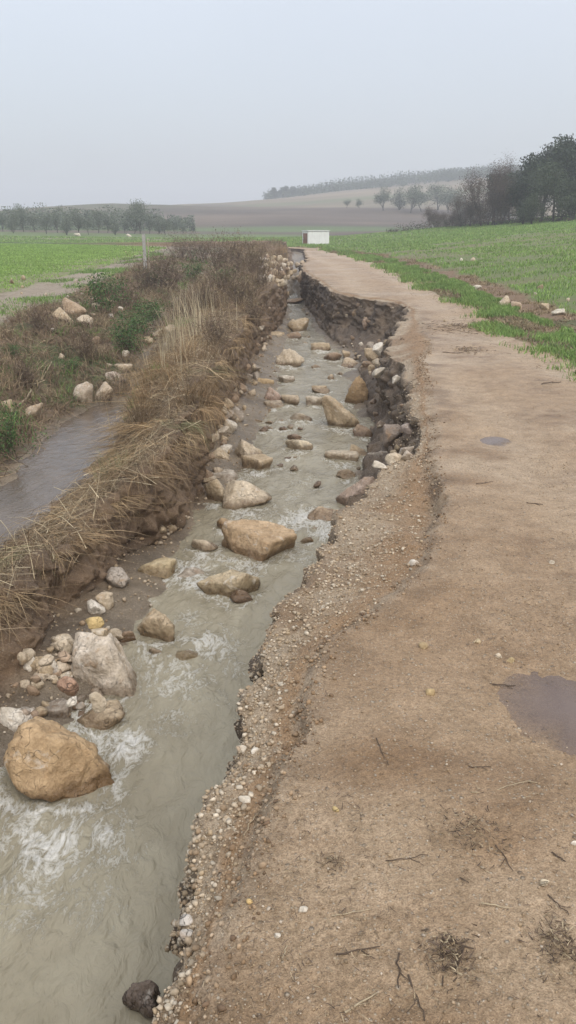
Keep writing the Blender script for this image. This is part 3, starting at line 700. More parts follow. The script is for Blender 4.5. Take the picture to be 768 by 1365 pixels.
k = 0
while k < 34:
    py = R.uniform(400, 720); t = R.random(); xl_ = np.interp(py, [400, 440, 510, 575, 620, 700], [366, 352, 326, 296, 276, 250]); xr_ = np.interp(py, [400, 440, 470, 520, 600, 650, 700], [402, 424, 462, 478, 485, 478, 452])
    px = xl_ + (xr_ - xl_) * t; w = R.uniform(7, 17) * np.interp(py, [400, 700], [.75, 1.15])
    if any(abs(px - q[0]) < (w + q[2]) * .55 and abs(py - q[1]) < (w + q[3]) * .55 for q in STREAM): continue
    rock(px, py, w, w * R.uniform(.3, .55), [cream, tanr, brownr, (.45, .38, .29)][int(R.integers(0, 4))], 'small stone half drowned among the rocks of upper stream', zb=WL, seed=950 + k, n=3, facets=9, name='stone', group='half drowned stones of the upper stream', sink=.5, rot=R.uniform(0, 360), soft=16)
    k += 1

# ------------------------------------------------------------------ water
def water_sheet(y0, y1, xl, xr, level, nc, ratio, amp, foamfn=None, name='w'):
    ys = [y0]
    while ys[-1] < y1: ys.append(ys[-1] * ratio)
    ys = np.array(ys); t = np.linspace(0, 1, nc)[None, :]
    L = np.interp(ys, YS, xl)[:, None]; Rr = np.interp(ys, YS, xr)[:, None]
    x = L + (Rr - L) * t; y = np.repeat(ys[:, None], nc, 1)
    f = foamfn(x, y) if foamfn else np.zeros_like(x)
    z = level + amp * (fbm(x * 2.6, y * 1.5, 0.0, 3, seed=51) + (.35 + 1.6 * f) * fbm(x * 8, y * 5, 0.0, 3, seed=52))
    V = np.stack([x, y, z], -1).reshape(-1, 3); h, w = x.shape; I = np.arange(h * w).reshape(h, w)
    q = np.stack([I[:-1, :-1], I[:-1, 1:], I[1:, 1:], I[1:, :-1]], -1).reshape(-1, 4)
    return mesh(name, V, [q], None, True, {'foam': f})
FOAM = [(275, 862, 48, .65), (232, 905, 55, .6), (300, 900, 40, .45), (172, 990, 32, .75), (155, 1040, 26, .55), (250, 764, 34, .6), (408, 692, 40, .75), (435, 712, 26, .7), (165, 800, 36, .5),
        (70, 1132, 60, .65), (135, 1118, 40, .6), (60, 1190, 50, .4), (160, 1140, 40, .4), (390, 745, 36, .5), (318, 640, 20, .4), (400, 640, 26, .35), (250, 830, 30, .4), (330, 690, 30, .35), (130, 1195, 60, .3), (230, 960, 40, .45),
        (420, 480, 20, .35), (410, 560, 22, .35), (390, 660, 22, .4), (290, 940, 30, .35)]
def foam_stream(x, y):
    f = np.zeros_like(x)
    for (a, b, r, s) in FOAM:
        c = P(a, b, WL); dep = c[1] * math.cos(PITCH) - (WL - CAM_Z) * math.sin(PITCH); rr_ = r * dep / FPX
        f = np.maximum(f, s * np.exp(-((x - c[0]) / (rr_ * 1.25)) ** 2 - ((y - c[1]) / (rr_ * 1.7)) ** 2))
    for (rx, ry, a, b, inw) in ROCKS:
        if not inw: continue
        dx, dy = (x - rx) / (a + .02), (y - ry) / (b + .02)
        q = np.sqrt(dx * dx + dy * dy)
        ring = .60 * np.exp(-((q - 1.08) / .26) ** 2) * (.55 + .45 * np.clip(-dy, -1, 1))
        wake = .56 * np.exp(-(dx / .9) ** 2) * np.exp(-((dy + 1.7) / 1.1) ** 2)
        f = np.maximum(f, np.maximum(ring, wake))
    return np.clip(f + .02 + .22 * fbm(x * 1.6, y * .7, 0.0, 4, seed=66), 0, 1)
xl_w = X[8] - .45; xr_w = np.maximum(X[10], X[11] * .3 + X[10] * .7) + .12
link('stream_water', water_sheet(.6, 40, xl_w, xr_w, WL, 190, 1.006, .026, foam_stream, 'stream_water'), M_WATER,
     label='milky grey-brown stream water with foam flowing among the rocks', cat='water', kind='structure')
link('ditch_water', water_sheet(2.0, 11.4, X[3] - .55, X[5] + .25, -.735, 50, 1.012, .003, None, 'ditch_water'), M_DITCH,
     label='still brown water pooled in the ditch behind the grassy ridge', cat='water', kind='structure')
for i, (a, b, sx, sy, dz) in enumerate(PUD):
    c = P(a, b, 0); n = 72; t = np.arange(n) / n * 2 * np.pi
    zc = ground_z(c[0], c[1])
    rad = 1 + (.55, 1.1)[i] * fbm(np.cos(t) * 1.6 + i * 9, np.sin(t) * 1.6, 0.0, 4, seed=71)
    V = [(0, 0, 0)]; KS = (.3, .5, .65, .78, .88, .95, 1.0); dp = [1.0]
    for k in KS: V += [(sx * 1.35 * k * r * math.cos(q), sy * 1.35 * k * r * math.sin(q), 0) for q, r in zip(t, rad)]; dp += [max(0.0, 1 - k ** 1.4)] * n
    I = np.arange(n); J = (I + 1) % n
    tri = np.stack([np.zeros(n, int), 1 + I, 1 + J], -1)
    quad = np.concatenate([np.stack([1 + I + m * n, 1 + n + I + m * n, 1 + n + J + m * n, 1 + J + m * n], -1) for m in range(len(KS) - 1)])
    link('puddle', mesh('puddle', V, [tri, quad], None, True, {'depth': dp}), M_PUDDLE, loc=(c[0], c[1], zc + (.015 if i == 0 else .013)),
         label=['dull brown puddle on the track at the right picture edge', 'small bright puddle on the track beside the collapsed bank'][i], cat='puddle', kind='structure')

# ------------------------------------------------------------------ thin blades, twigs, leaves
def ribbon_mesh(name, roots, mids, tips, width, cols, side=None, seg=4, tipcol=None):
    """curved tapering blades; every array (n,3)"""
    n = len(roots); R = np.random.default_rng(n)
    ts = np.linspace(0, 1, seg); V = []
    d = tips - roots; s = side
    if s is None:
        r = R.normal(size=(n, 3)); s = np.cross(d, r)
    s = s / (np.linalg.norm(s, axis=1, keepdims=True) + 1e-9)
    C_ = []
    for t in ts:
        p = roots * (1 - t) ** 2 + mids * 2 * t * (1 - t) + tips * t * t
        w = (width * (1 - .85 * t))[:, None] / 2
        V += [p - s * w, p + s * w]
        cc = cols if tipcol is None else cols * (1 - t) + tipcol * t
        C_ += [cc, cc]
    V = np.stack(V, 1).reshape(-1, 3); Cc = np.stack(C_, 1).reshape(-1, 3); k = 2 * seg
    b = (np.arange(n) * k)[:, None]
    q = np.concatenate([np.stack([b[:, 0] + 2 * i, b[:, 0] + 2 * i + 1, b[:, 0] + 2 * i + 3, b[:, 0] + 2 * i + 2], -1) for i in range(seg - 1)])
    return mesh(name, V, [q], Cc, False)
def pick_cols(R, n, pal, var=.18):
    pal = np.array(pal); c = pal[R.integers(0, len(pal), n)]
    return c * (1 + var * R.normal(size=(n, 1)))
straw_pal = [(.30, .235, .145), (.36, .29, .185), (.22, .165, .10), (.17, .125, .08), (.42, .35, .235), (.27, .20, .125)]
# --- dead grass laid over the ridge by the flood, in tussocks
R = np.random.default_rng(21)
def dens_ridge(x, y, z): return (1 / (1 + .012 * y * y)) * (1.0 + .6 * fbm(x * 1.5, y * 1.5, 0.0, 2, seed=4)) + .004
tp, tn, ts, tt = scatter(1150, (5, 6, 7), 2.5, 46, dens_ridge, 31, infr=160)
keep = ((ts != 7) | ((tt < .08) & (tp[:, 1] > 6.4))) & ~((ts == 5) & (tp[:, 2] < -.50) & (tp[:, 1] < 11)); tp, tn, ts, tt = tp[keep], tn[keep], ts[keep], tt[keep]
roots = []; mids = []; tips = []; wid = []; colr = []
for i in range(len(tp)):
    y = tp[i, 1]; n = int(125 if y < 9 else (75 if y < 16 else 45))
    if y < 7.5 and R.random() < .30 or y > 11 and R.random() < .5 - .9 * float(fbm(tp[i, 0] * .7, y * .5, 0.0, 2, seed=98)): continue
    L = R.uniform(.16, .42) * (.8 if y < 7.5 else 1) * (1.0 if y < 12 else .9)
    c = np.array(straw_pal[int(R.integers(0, len(straw_pal)))]) * R.uniform(.7, 1.15) * np.array([1.14, .96, .76])
    if R.random() < .05: c = np.array((.13, .15, .06))
    a = R.normal(size=(n, 2)) * .085
    r0 = tp[i] + np.concatenate([a, np.zeros((n, 1))], 1); 
    # combed by the flood: along the flow, then over the nearer edge
    over = (1.0 if (ts[i] == 7 or (ts[i] == 6 and tt[i] > .55)) else (R.uniform(-.15, .4) if ts[i] == 5 else R.uniform(-.3, .4)))
    lean = np.array([over * .75, -.8, 0]); lean = lean / np.linalg.norm(lean)
    upright = R.random() < (.02 if y < 7.5 else (.16 if y < 14 else .4))
    dv = lean[None] * R.uniform(.35, 1.0) + .62 * R.normal(size=(n, 3)) + .35 * R.normal(size=3); dv[:, 2] = 0
    up = np.array([0, 0, 1.0])
    l = (L * R.uniform(.6, 1.25, n))[:, None]
    if upright:
        mid = r0 + l * (.18 * dv + .55 * up); tip = r0 + l * (.45 * dv + (.75 + .25 * R.random((n, 1))) * up)
    elif y > 6.2 and (ts[i] == 7 or (ts[i] == 6 and tt[i] > .75)):
        mid = r0 + l * (.50 * dv + .10 * up); tip = r0 + l * (.62 * dv - (.35 + .7 * R.random((n, 1))) * up)
    else:
        mid = r0 + l * (.50 * dv + (.10 + .06 * R.normal(size=(n, 1))) * up); tip = r0 + l * (.95 * dv + (.10 * R.normal(size=(n, 1)) - .08) * up)
    roots.append(r0); mids.append(mid); tips.append(tip)
    wid.append(R.uniform(.0022, .0052, n) * (1 + max(0, y - 8) * .05)); colr.append((np.repeat(c[None], n, 0) * .6 + .4 * np.array(straw_pal)[R.integers(0, 6, n)]) * (1 + .25 * R.normal(size=(n, 1))))
link('dead_grass', ribbon_mesh('dead_grass', *[np.concatenate(q) for q in (roots, mids, tips)], np.concatenate(wid), np.clip(np.concatenate(colr), .03, .6)), M_BLADE,
     label='flattened straw-coloured dead grass matted over the earth ridge', cat='dead grass', kind='stuff')
def litter(name, n, segs, y0, y1, dens, seed, pal, len_, wid_, lift, label, cat, infr=60, hang=0.0, growth=0.0):
    R = np.random.default_rng(seed)
    p, nn, s, t = scatter(n, segs, y0, y1, dens, seed, infr=infr)
    dv = R.normal(size=(n, 3)); dv -= nn * np.sum(dv * nn, 1, keepdims=True); dv /= np.linalg.norm(dv, axis=1, keepdims=True)
    if hang: dv = dv * .5 + np.array([.2, -.2, -hang]); dv /= np.linalg.norm(dv, axis=1, keepdims=True)
    l = (R.uniform(*len_, n) * (1 + growth * p[:, 1]))[:, None]
    a = p + nn * .004 - dv * l * .5; b = p + nn * (.004 + lift * R.random((n, 1))) + dv * l * .5
    m = (a + b) / 2 + nn * lift * 1.2 * R.random((n, 1)) + R.normal(size=(n, 3)) * l * .12
    return link(name, ribbon_mesh(name, a, m, b, R.uniform(*wid_, n) * (1 + growth * p[:, 1]), np.clip(pick_cols(R, n, pal), .02, .6), side=np.cross(dv, nn) + .5 * R.normal(size=(n, 3))), M_STRAW, label=label, cat=cat, kind='stuff')
litter('straw_litter', 22000, (5, 6), 2.8, 30, lambda x, y, z: (z > -.66) * (1 / (1 + .02 * y * y) + .01), 33, straw_pal[:4] + [(.12, .085, .055)], (.05, .22), (.0025, .005), .06,
       'brown straw and stalk litter clinging to the earth ridge', 'straw', growth=.02)
litter('fallen_stalks', 1500, (5, 6), 3.2, 16, lambda x, y, z: (z > -.6) / (1 + .02 * y * y), 34, [(.36, .28, .17), (.27, .19, .11), (.18, .12, .07), (.44, .36, .23)], (.25, .62), (.004, .007), .14,
       'broken pale stalks lying crosswise on the earth ridge', 'stalks')
litter('root_litter', 1500, (7,), 2.8, 24, lambda x, y, z: (z > -.60) / (1 + .02 * y * y), 35, [(.16, .11, .07), (.24, .17, .10), (.12, .085, .06), (.30, .22, .13)], (.12, .42), (.003, .005), .05,
       'fine roots and straw hanging down the ridge wall', 'roots', hang=1.0, growth=.02)
litter('bank_litter', 12000, (2, 3), 7, 40, lambda x, y, z: (z > -.72) * (1 / (1 + .01 * y * y) + .01), 37, [(.20, .14, .085), (.15, .10, .06), (.27, .20, .12), (.11, .077, .048), (.10, .12, .045)], (.10, .32), (.005, .010), .10,
       'brown weed stalks and litter on the ditch bank', 'weeds', growth=.02)
# --- green growth
def grass(name, n, segs, y0, y1, dens, seed, pal, hgt, wd, label, cat, x0=-1e9, x1=1e9, wgrow=.05, hgrow=0.0, lean=.45):
    R = np.random.default_rng(seed)
    p, nn, s, t = scatter(n, segs, y0, y1, dens, seed, x0, x1)
    h = (R.uniform(*hgt, n) * (1 + hgrow * p[:, 1]))[:, None]
    dv = R.normal(size=(n, 3)); dv[:, 2] = 0
    tip = p + h * (lean * dv + np.array([0, 0, 1.0])); mid = p + h * (.15 * dv + np.array([0, 0, .6]))
    c = np.clip(pick_cols(R, n, pal), .01, .6)
    c = c * (1 + .25 * fbm(p[:, 0] * 1.3, p[:, 1] * 1.3, 0.0, 3, seed=seed))[:, None]
    sd_ = np.stack([1 + 0 * p[:, 0], .6 * R.normal(size=n), 0 * p[:, 0]], 1)
    return link(name, ribbon_mesh(name, p - nn * .01, mid, tip, R.uniform(*wd, n) * (1 + wgrow * p[:, 1]), c, side=sd_, seg=3), M_BLADE, label=label, cat=cat, kind='stuff')
gpal = [(.165, .265, .070), (.19, .29, .08), (.14, .23, .062), (.23, .295, .10), (.12, .19, .066)]
grass('verge_grass', 30000, (13, 14), 7, 60, lambda x, y, z: np.clip(fbm(x * 1.6, y * 1.2, 0.0, 3, seed=41) + .22, 0, 1) * sstep(-.35, .5, x - np.interp(y, YS, X[14]) + .3 * fbm(x * 3, y * 3, 0.0, 2, seed=44)) / (1 + .006 * y * y), 43, gpal, (.05, .15), (.006, .012),
      'bright green grass tufts on the track verge', 'grass')
grass('verge_straw', 8000, (14, 15, 15), 6, 60, lambda x, y, z: np.clip(-fbm(x * 1.6, y * 1.2, 0.0, 3, seed=41) + .2, 0, 1) / (1 + .006 * y * y), 45, [(.22, .165, .10), (.16, .115, .07), (.28, .22, .13)], (.03, .09), (.006, .012),
      'dry brown grass on the track verge', 'dry grass', lean=1.2)
grass('crop_grass', 60000, (16,), 9, 92, lambda x, y, z: np.clip(.85 - 1.0 * sstep(.0, .35, fbm(x * .9, y * .9, 0.0, 4, seed=5) * .8 + fbm(x / 14, y / 14, 0.0, 4, seed=8) * .6), .06, 1) / (1 + .0016 * y * y), 47, gpal[:4], (.06, .13), (.006, .010),
      'young green cereal crop on the right slope', 'crop', x1=60, wgrow=.10, lean=.4)
grass('crop_grass', 36000, (0,), 14, 104, lambda x, y, z: (1 - .9 * sstep(-3.0, 0, x - np.interp(y, YS, X[1]) + 2.2 * fbm(x * .9, y * .9, 0.0, 4, seed=5))) / (1 + .0008 * y * y), 49, [(.205, .315, .075), (.235, .34, .09), (.18, .285, .07)], (.04, .08), (.006, .010),
      'young green cereal crop in the left field', 'crop', x0=-75, wgrow=.12, lean=.4)
grass('margin_grass', 5000, (1,), 9, 45, lambda x, y, z: np.clip(fbm(x * .9, y * .9, 0.0, 4, seed=5) + .05, 0, 1), 51, gpal, (.04, .10), (.006, .012), 'sparse green grass on the muddy left field margin', 'grass')

# --- flood trash on the track: twigs one can pick out, the rest as litter
def twig_mesh(name, pts, rad, seed, sides=4):
    """a crooked stick along ground points"""
    R = np.random.default_rng(seed); pts = np.asarray(pts, float); n = 7
    t = np.linspace(0, 1, n); s = np.linspace(0, 1, len(pts))
    p = np.stack([np.interp(t, s, pts[:, k]) for k in range(3)], 1)
    L = np.linalg.norm(p[-1] - p[0]); p[1:-1] += R.normal(size=(n - 2, 3)) * L * np.array([.025, .025, .012])
    return tube(p, rad * (1 - .45 * t), sides)
def tube(p, r, sides=5):
    p = np.asarray(p, float); n = len(p)
    d = np.gradient(p, axis=0); d /= np.linalg.norm(d, axis=1, keepdims=True) + 1e-9
    ref = np.where(np.abs(d[:, 2:3]) > .9, np.array([[1.0, 0, 0]]), np.array([[0, 0, 1.0]]))
    a = np.cross(d, ref); a /= np.linalg.norm(a, axis=1, keepdims=True) + 1e-9; b = np.cross(d, a)
    q = np.arange(sides) / sides * 2 * np.pi
    V = p[:, None, :] + (a[:, None, :] * np.cos(q)[None, :, None] + b[:, None, :] * np.sin(q)[None, :, None]) * np.asarray(r)[:, None, None]
    I = np.arange(n * sides).reshape(n, sides); J = np.roll(I, -1, 1)
    f = np.stack([I[:-1], J[:-1], J[1:], I[1:]], -1).reshape(-1, 4)
    return V.reshape(-1, 3), f
TW = [((500, 986), (514, 1020), 'thin dark twig pointing down the track above the straw stalk', .0035, 0),
      ((625, 1021), (650, 1023), 'short dark twig just above the long pale stalk', .004, 0),
      ((628, 1058), (768, 1036), 'long pale straw stalk lying across the track', .0035, 1),
      ((517, 1148), (575, 1140), 'crooked dark twig in the middle of the track', .004, 0),
      ((441, 1221), (496, 1212), 'pale dry stalk left of the white pebble heap', .0035, 1),
      ((450, 1276), (507, 1262), 'dark broken twig with side shoots lower middle of track', .005, 0),
      ((534, 1273), (537, 1317), 'short upright-lying dark twig left of straw heap', .0045, 0),
      ((548, 1302), (563, 1362), 'long thin black twig at the bottom of the picture', .0045, 0),
      ((462, 1350), (498, 1324), 'pale split stick near the bottom edge of the picture', .006, 1),
      ((450, 1364), (462, 1333), 'dark stick cut by the bottom edge of the picture', .004, 0),
      ((638, 1205), (677, 1213), 'pale twig above the straw heap', .005, 1),
      ((686, 1205), (688, 1235), 'dark forked twig beside the second straw heap', .005, 0),
      ((731, 1194), (754, 1220), 'thin dark twig near right picture edge', .004, 0),
      ((740, 1137), (751, 1152), 'short black twig near the right picture edge', .006, 0),
      ((584, 1257), (584, 1320), 'dark twig standing out left of the straw heap', .005, 0),
      ((612, 1262), (610, 1307), 'twig across the straw heap', .005, 0),
      ((592, 1252), (634, 1265), 'thick brown twig on top of the straw heap', .007, 0),
      ((659, 1128), (688, 1161), 'thin brown twig under the dark straw patch', .004, 0),
      ((608, 1170), (630, 1178), 'small dark twig mid track', .004, 0),
      ((658, 914), (684, 916), 'brown twig beside the puddle at right', .006, 0),
      ((635, 645), (656, 643), 'thin dark twig on the track below the small puddle', .005, 0),
      ((703, 671), (724, 674), 'dark twig on the track right of the small puddle', .006, 0),
      ((325, 1115), (342, 1085), 'pale root lying on the gravel edge', .004, 1),
      ((380, 1282), (388, 1260), 'pale straw stalk near lower gravel edge', .004, 1),
      ((722, 513), (748, 510), 'dark stick by the grass at right of track', .012, 0),
      ((590, 470), (618, 471), 'straight twig leading into the small debris clump', .010, 0)]
for i, (a, b, lab, r, pale) in enumerate(TW):
    A, B = ground_px(*a, 6), ground_px(min(b[0], 800), b[1], 6)
    if A is None or B is None: continue
    if a[0] == 628: B = ground_px(768, 1036, 8)
    m = (A + B) / 2; lift = r * .7
    V, f = twig_mesh('twig', np.array([A, m, B]) + [0, 0, lift], r * .52, 300 + i)
    Vs, fs_, base = [V - A], [f], len(V)
    if not pale and np.linalg.norm(B - A) > .06:        # a side shoot
        d = (B - A); s0 = A + d * .55; sh = s0 + d * .25 + np.cross(d, [0, 0, 1]) * .28 * (1 if i % 2 else -1)
        V2, f2 = twig_mesh('twig', np.array([s0, sh]) + [0, 0, lift], r * .32, 500 + i); Vs.append(V2 - A); fs_.append(f2 + base)
    V = np.concatenate(Vs); c = np.array((.36, .29, .19) if pale else (.085, .06, .042))
    link('twig', mesh('twig', V, [np.concatenate(fs_)], np.repeat(c[None], len(V), 0)), M_STRAW, label=lab, cat='twig', group='twigs washed onto the track', loc=tuple(A))
TR = [(.085, .06, .042), (.13, .09, .06), (.20, .145, .085), (.33, .26, .165), (.10, .07, .05)]
litter('straw_litter', 7500, (12, 13), 1.0, 22, lambda x, y, z: (1 / (1 + .12 * y * y)) * (.25 + np.clip(fbm(x * 2.2, y * 2.2, 0.0, 3, seed=61) + .1, 0, 1) * 1.6), 63, TR + [(.25, .18, .11), (.22, .15, .09)], (.008, .034), (.001, .0028), .004,
       'tiny bits of straw and bark scattered over the muddy track', 'straw')
litter('straw_litter', 900, (14, 13), 6, 40, lambda x, y, z: np.exp(-((x - np.interp(y, YS, X[14]) + .25) / .45) ** 2), 65, TR, (.04, .14), (.004, .008), .02,
       'brown straw washed along the grass edge of track', 'straw')
HEAP = [(605, 1275, 52, 46, 300, 'heap of dark straw and twigs at the bottom of the track'), (737, 1262, 52, 50, 280, 'loose straw heap near lower right picture corner'),
        (628, 1112, 70, 46, 260, 'thin patch of dark straw in the middle of the track'), (618, 437, 70, 16, 420, 'brown flood debris pile by the grass edge of the track'),
        (622, 467, 34, 12, 260, 'small debris clump in the middle of the far track'), (448, 1150, 26, 14, 50, 'tiny dark tuft of straw left of middle track'), (745, 432, 60, 24, 260, 'brown dead weed litter at right furrow')]
for i, (a, b, w, h, n, lab) in enumerate(HEAP):
    R = np.random.default_rng(700 + i); c = ground_px(a, b, 6); dep = c[1] * math.cos(PITCH) - (c[2] - CAM_Z) * math.sin(PITCH); m = dep / FPX
    sx = w * m * .34; th = math.atan2(CAM_Z - c[2], c[1]); sy = min(sx * 1.3, h * m / math.sin(th) * .34)
    q = R.normal(size=(n, 2)) * [sx, sy]; hh = min(.10, .10 * sx + .010) * np.exp(-(q[:, 0] / sx) ** 2 * .5 - (q[:, 1] / sy) ** 2 * .5)
    zz = np.array([ground_z(c[0] + x, c[1] + y) - c[2] for x, y in q])
    p = np.stack([q[:, 0], q[:, 1], zz + .004 + hh * R.random(n)], 1)
    dv = R.normal(size=(n, 3)) * [1, 1, .18]; dv /= np.linalg.norm(dv, axis=1, keepdims=True)
    l = (R.uniform(.15, .5, n) * max(sx, .05))[:, None]; k = max(1.0, c[1] / 5)
    me = ribbon_mesh('straw_debris', p - dv * l / 2, p + R.normal(size=(n, 3)) * l * .12, p + dv * l / 2, R.uniform(.002, .0045, n) * k, np.clip(pick_cols(R, n, TR), .02, .5))
    link('straw_debris', me, M_STRAW, label=lab, cat='debris', kind='stuff', loc=tuple(c))
# --- gravel: thousands of pebbles in the washed edge, joined; the large ones singly
def pebbles(name, n, segs, y0, y1, dens, seed, size, pal, label, sub=1, infr=40):
    R = np.random.default_rng(seed); p, nn, s, t = scatter(n, segs, y0, y1, dens, seed, infr=infr)
    prot = [rock_verts(2000 + k, sub, 8, .2, 22)[0] - [0, 0, .5] for k in range(8)]; f = ico(sub)[1]; nv = len(prot[0])
    kk = R.integers(0, 8, n); V = np.stack(prot)[kk]
    sz = size[0] * (size[1] / size[0]) ** (R.random(n) ** 2.8)
    V = V * (sz[:, None] * R.uniform(.7, 1.2, (n, 3)) * [1, 1, .75])[:, None, :]
    a = R.random(n) * 6.283; ca, sa = np.cos(a)[:, None], np.sin(a)[:, None]
    V = np.stack([V[..., 0] * ca - V[..., 1] * sa, V[..., 0] * sa + V[..., 1] * ca, V[..., 2]], -1) + (p + nn * (sz * .18)[:, None])[:, None, :]
    fc = (f[None] + (np.arange(n) * nv)[:, None, None]).reshape(-1, 3)
    c = np.repeat(np.clip(pick_cols(R, n, pal, .15), .03, .7), nv, 0)
    return link(name, mesh(name, V.reshape(-1, 3), [fc], c, True), M_PEB, label=label, cat='gravel', kind='stuff')
gp = [(.40, .32, .225), (.36, .28, .19), (.45, .38, .285), (.32, .24, .15), (.35, .265, .175), (.27, .19, .115)]
pebbles('gravel', 24000, (10, 11), .75, 9, lambda x, y, z: (z > -.45) * (1.25 - sstep(.35, 1.0, (x - np.interp(y, YS, X[11])) / np.maximum(.05, np.interp(y, YS, X[12] - X[11])))) / (1 + .1 * y * y), 71, (.005, .022), gp, 'pale gravel exposed along the washed out edge of the track')
pebbles('gravel', 9000, (12, 13), .75, 16, lambda x, y, z: (.2 + np.clip(fbm(x * 2.2, y * 2.2, 0.0, 3, seed=61) + .1, 0, 1)) / (1 + .12 * y * y), 73, (.0025, .010), [(.40, .33, .25), (.33, .26, .18), (.30, .22, .14), (.25, .175, .105), (.28, .20, .12)], 'fine stones and crumbs lying on the muddy track')
pebbles('gravel', 1300, (10,), 5, 34, lambda x, y, z: (z > -1.0) + 0 * x, 75, (.012, .05), [(.16, .12, .085), (.22, .17, .12), (.12, .09, .065), (.30, .24, .17)], 'clods and stones in the face of the cut bank')
pebbles('gravel', 1500, (7, 8), 3.2, 30, lambda x, y, z: (z > -1.05) * (z < -.78) / (1 + .01 * y * y), 77, (.012, .05), gp, 'gravel along the left foot of the stream', infr=80)
pebbles('gravel', 4200, (11, 12, 13), .8, 12, lambda x, y, z: np.exp(-((x - np.interp(y, YS, X[12]) - .02) / .055) ** 2) * np.clip(.35 + fbm(x * 3, y * 3, 0.0, 3, seed=72), .03, 1), 79, (.004, .022), [(.24, .155, .085), (.19, .12, .065), (.29, .20, .12), (.34, .255, .17), (.15, .095, .055)], 'brown crumbs of mud fallen along the crack in the track')
PB = [(400, 1210, 13, white, 'white pebble alone on the lower track'), (553, 750, 14, white, 'flat white stone chip on the track left of the rut'), (735, 748, 8, white, 'white pebble on the track at right'),
      (765, 1123, 9, white, 'white pebble at the right picture edge'), (732, 1174, 13, (.52, .45, .33), 'flat cream pebble near right edge of lower track'), (638, 854, 9, (.50, .41, .27), 'yellowish pebble on the middle of the track'),
      (665, 876, 10, cream, 'cream pebble beside the dark clods near the puddle'), (682, 880, 12, (.45, .36, .21), 'yellow-brown pebble on the clods near the puddle'), (575, 923, 13, (.44, .34, .19), 'yellow stone pressed into the track'),
      (565, 861, 13, (.42, .33, .20), 'tan stone above the yellow one pressed into track'), (368, 1247, 9, white, 'small white pebble near the lower gravel edge'), (326, 1066, 17, white, 'largest white stone in the gravel edge'),
      (302, 1095, 13, cream, 'cream stone at the lip of the gravel edge'), (322, 1002, 15, (.48, .43, .35), 'rounded grey-cream stone high in the gravel edge'), (340, 1000, 11, white, 'white stone right of the rounded one in gravel edge'),
      (249, 1228, 20, (.46, .43, .39), 'grey stone at the lip low on the gravel edge'), (244, 1250, 18, (.38, .36, .33), 'darker grey stone hanging under the lip'), (448, 1080, 9, (.46, .36, .18), 'orange pebble left of middle track'), (330, 1202, 10, (.46, .33, .15), 'ochre pebble near the lower gravel edge')]
for (a, b, w, c, lab) in PB:
    rock(a, b, w, w * .72, c, lab, n=3, name='pebble', sink=.35, soft=8)
rock(185, 1343, 50, 46, (.16, .125, .10), 'dark wet clod at the foot of the gravel edge, bottom of picture', zb=WL, n=4, rough=.3, soft=7, name='clod')

# ------------------------------------------------------------------ shrubs, weeds, trees
def leaf_quads(R, centers, size, cols, flat=.3):
    n = len(centers); a = R.normal(size=(n, 3)); a /= np.linalg.norm(a, axis=1, keepdims=True)
    b = np.cross(a, R.normal(size=(n, 3))); b /= np.linalg.norm(b, axis=1, keepdims=True)
    s = (size * R.uniform(.6, 1.3, n))[:, None]
    V = np.stack([centers - a * s, centers - b * s * .45, centers + a * s, centers + b * s * .45], 1).reshape(-1, 3)
    return V, np.arange(n * 4).reshape(n, 4), np.repeat(cols, 4, 0)
def grow(R, base, direction, length, radius, depth, out, tips, spread=.6, up=.15, kids=(3, 4), shrink=.68, seg=4, wob=.12, sides=5):
    d = np.asarray(direction, float); d /= np.linalg.norm(d); p = [np.asarray(base, float)]
    for s in range(seg):
        d = d + wob * R.normal(size=3) + np.array([0, 0, up * .3]); d /= np.linalg.norm(d); p.append(p[-1] + d * length / seg)
    r = radius * np.linspace(1, .6 if depth else .25, seg + 1)
    out.append((np.array(p), r, sides if radius > .03 else 3))
    if depth == 0: tips.append(p[-1]); tips.append(p[-2]); return
    for k in range(int(R.integers(kids[0], kids[1] + 1))):
        j = int(R.integers(max(1, seg // 2), seg + 1)); nd = d + spread * R.normal(size=3) + np.array([0, 0, up])
        grow(R, p[j], nd, length * shrink * R.uniform(.75, 1.15), radius * .55, depth - 1, out, tips, spread, up, kids, shrink, max(2, seg - 1), wob * 1.15, sides)
def join_tubes(segs):
    Vs, Fs, b = [], [], 0
    for p, r, s in segs:
        V, f = tube(p, r, s); Vs.append(V); Fs.append(f + b); b += len(V)
    return np.concatenate(Vs), np.concatenate(Fs)
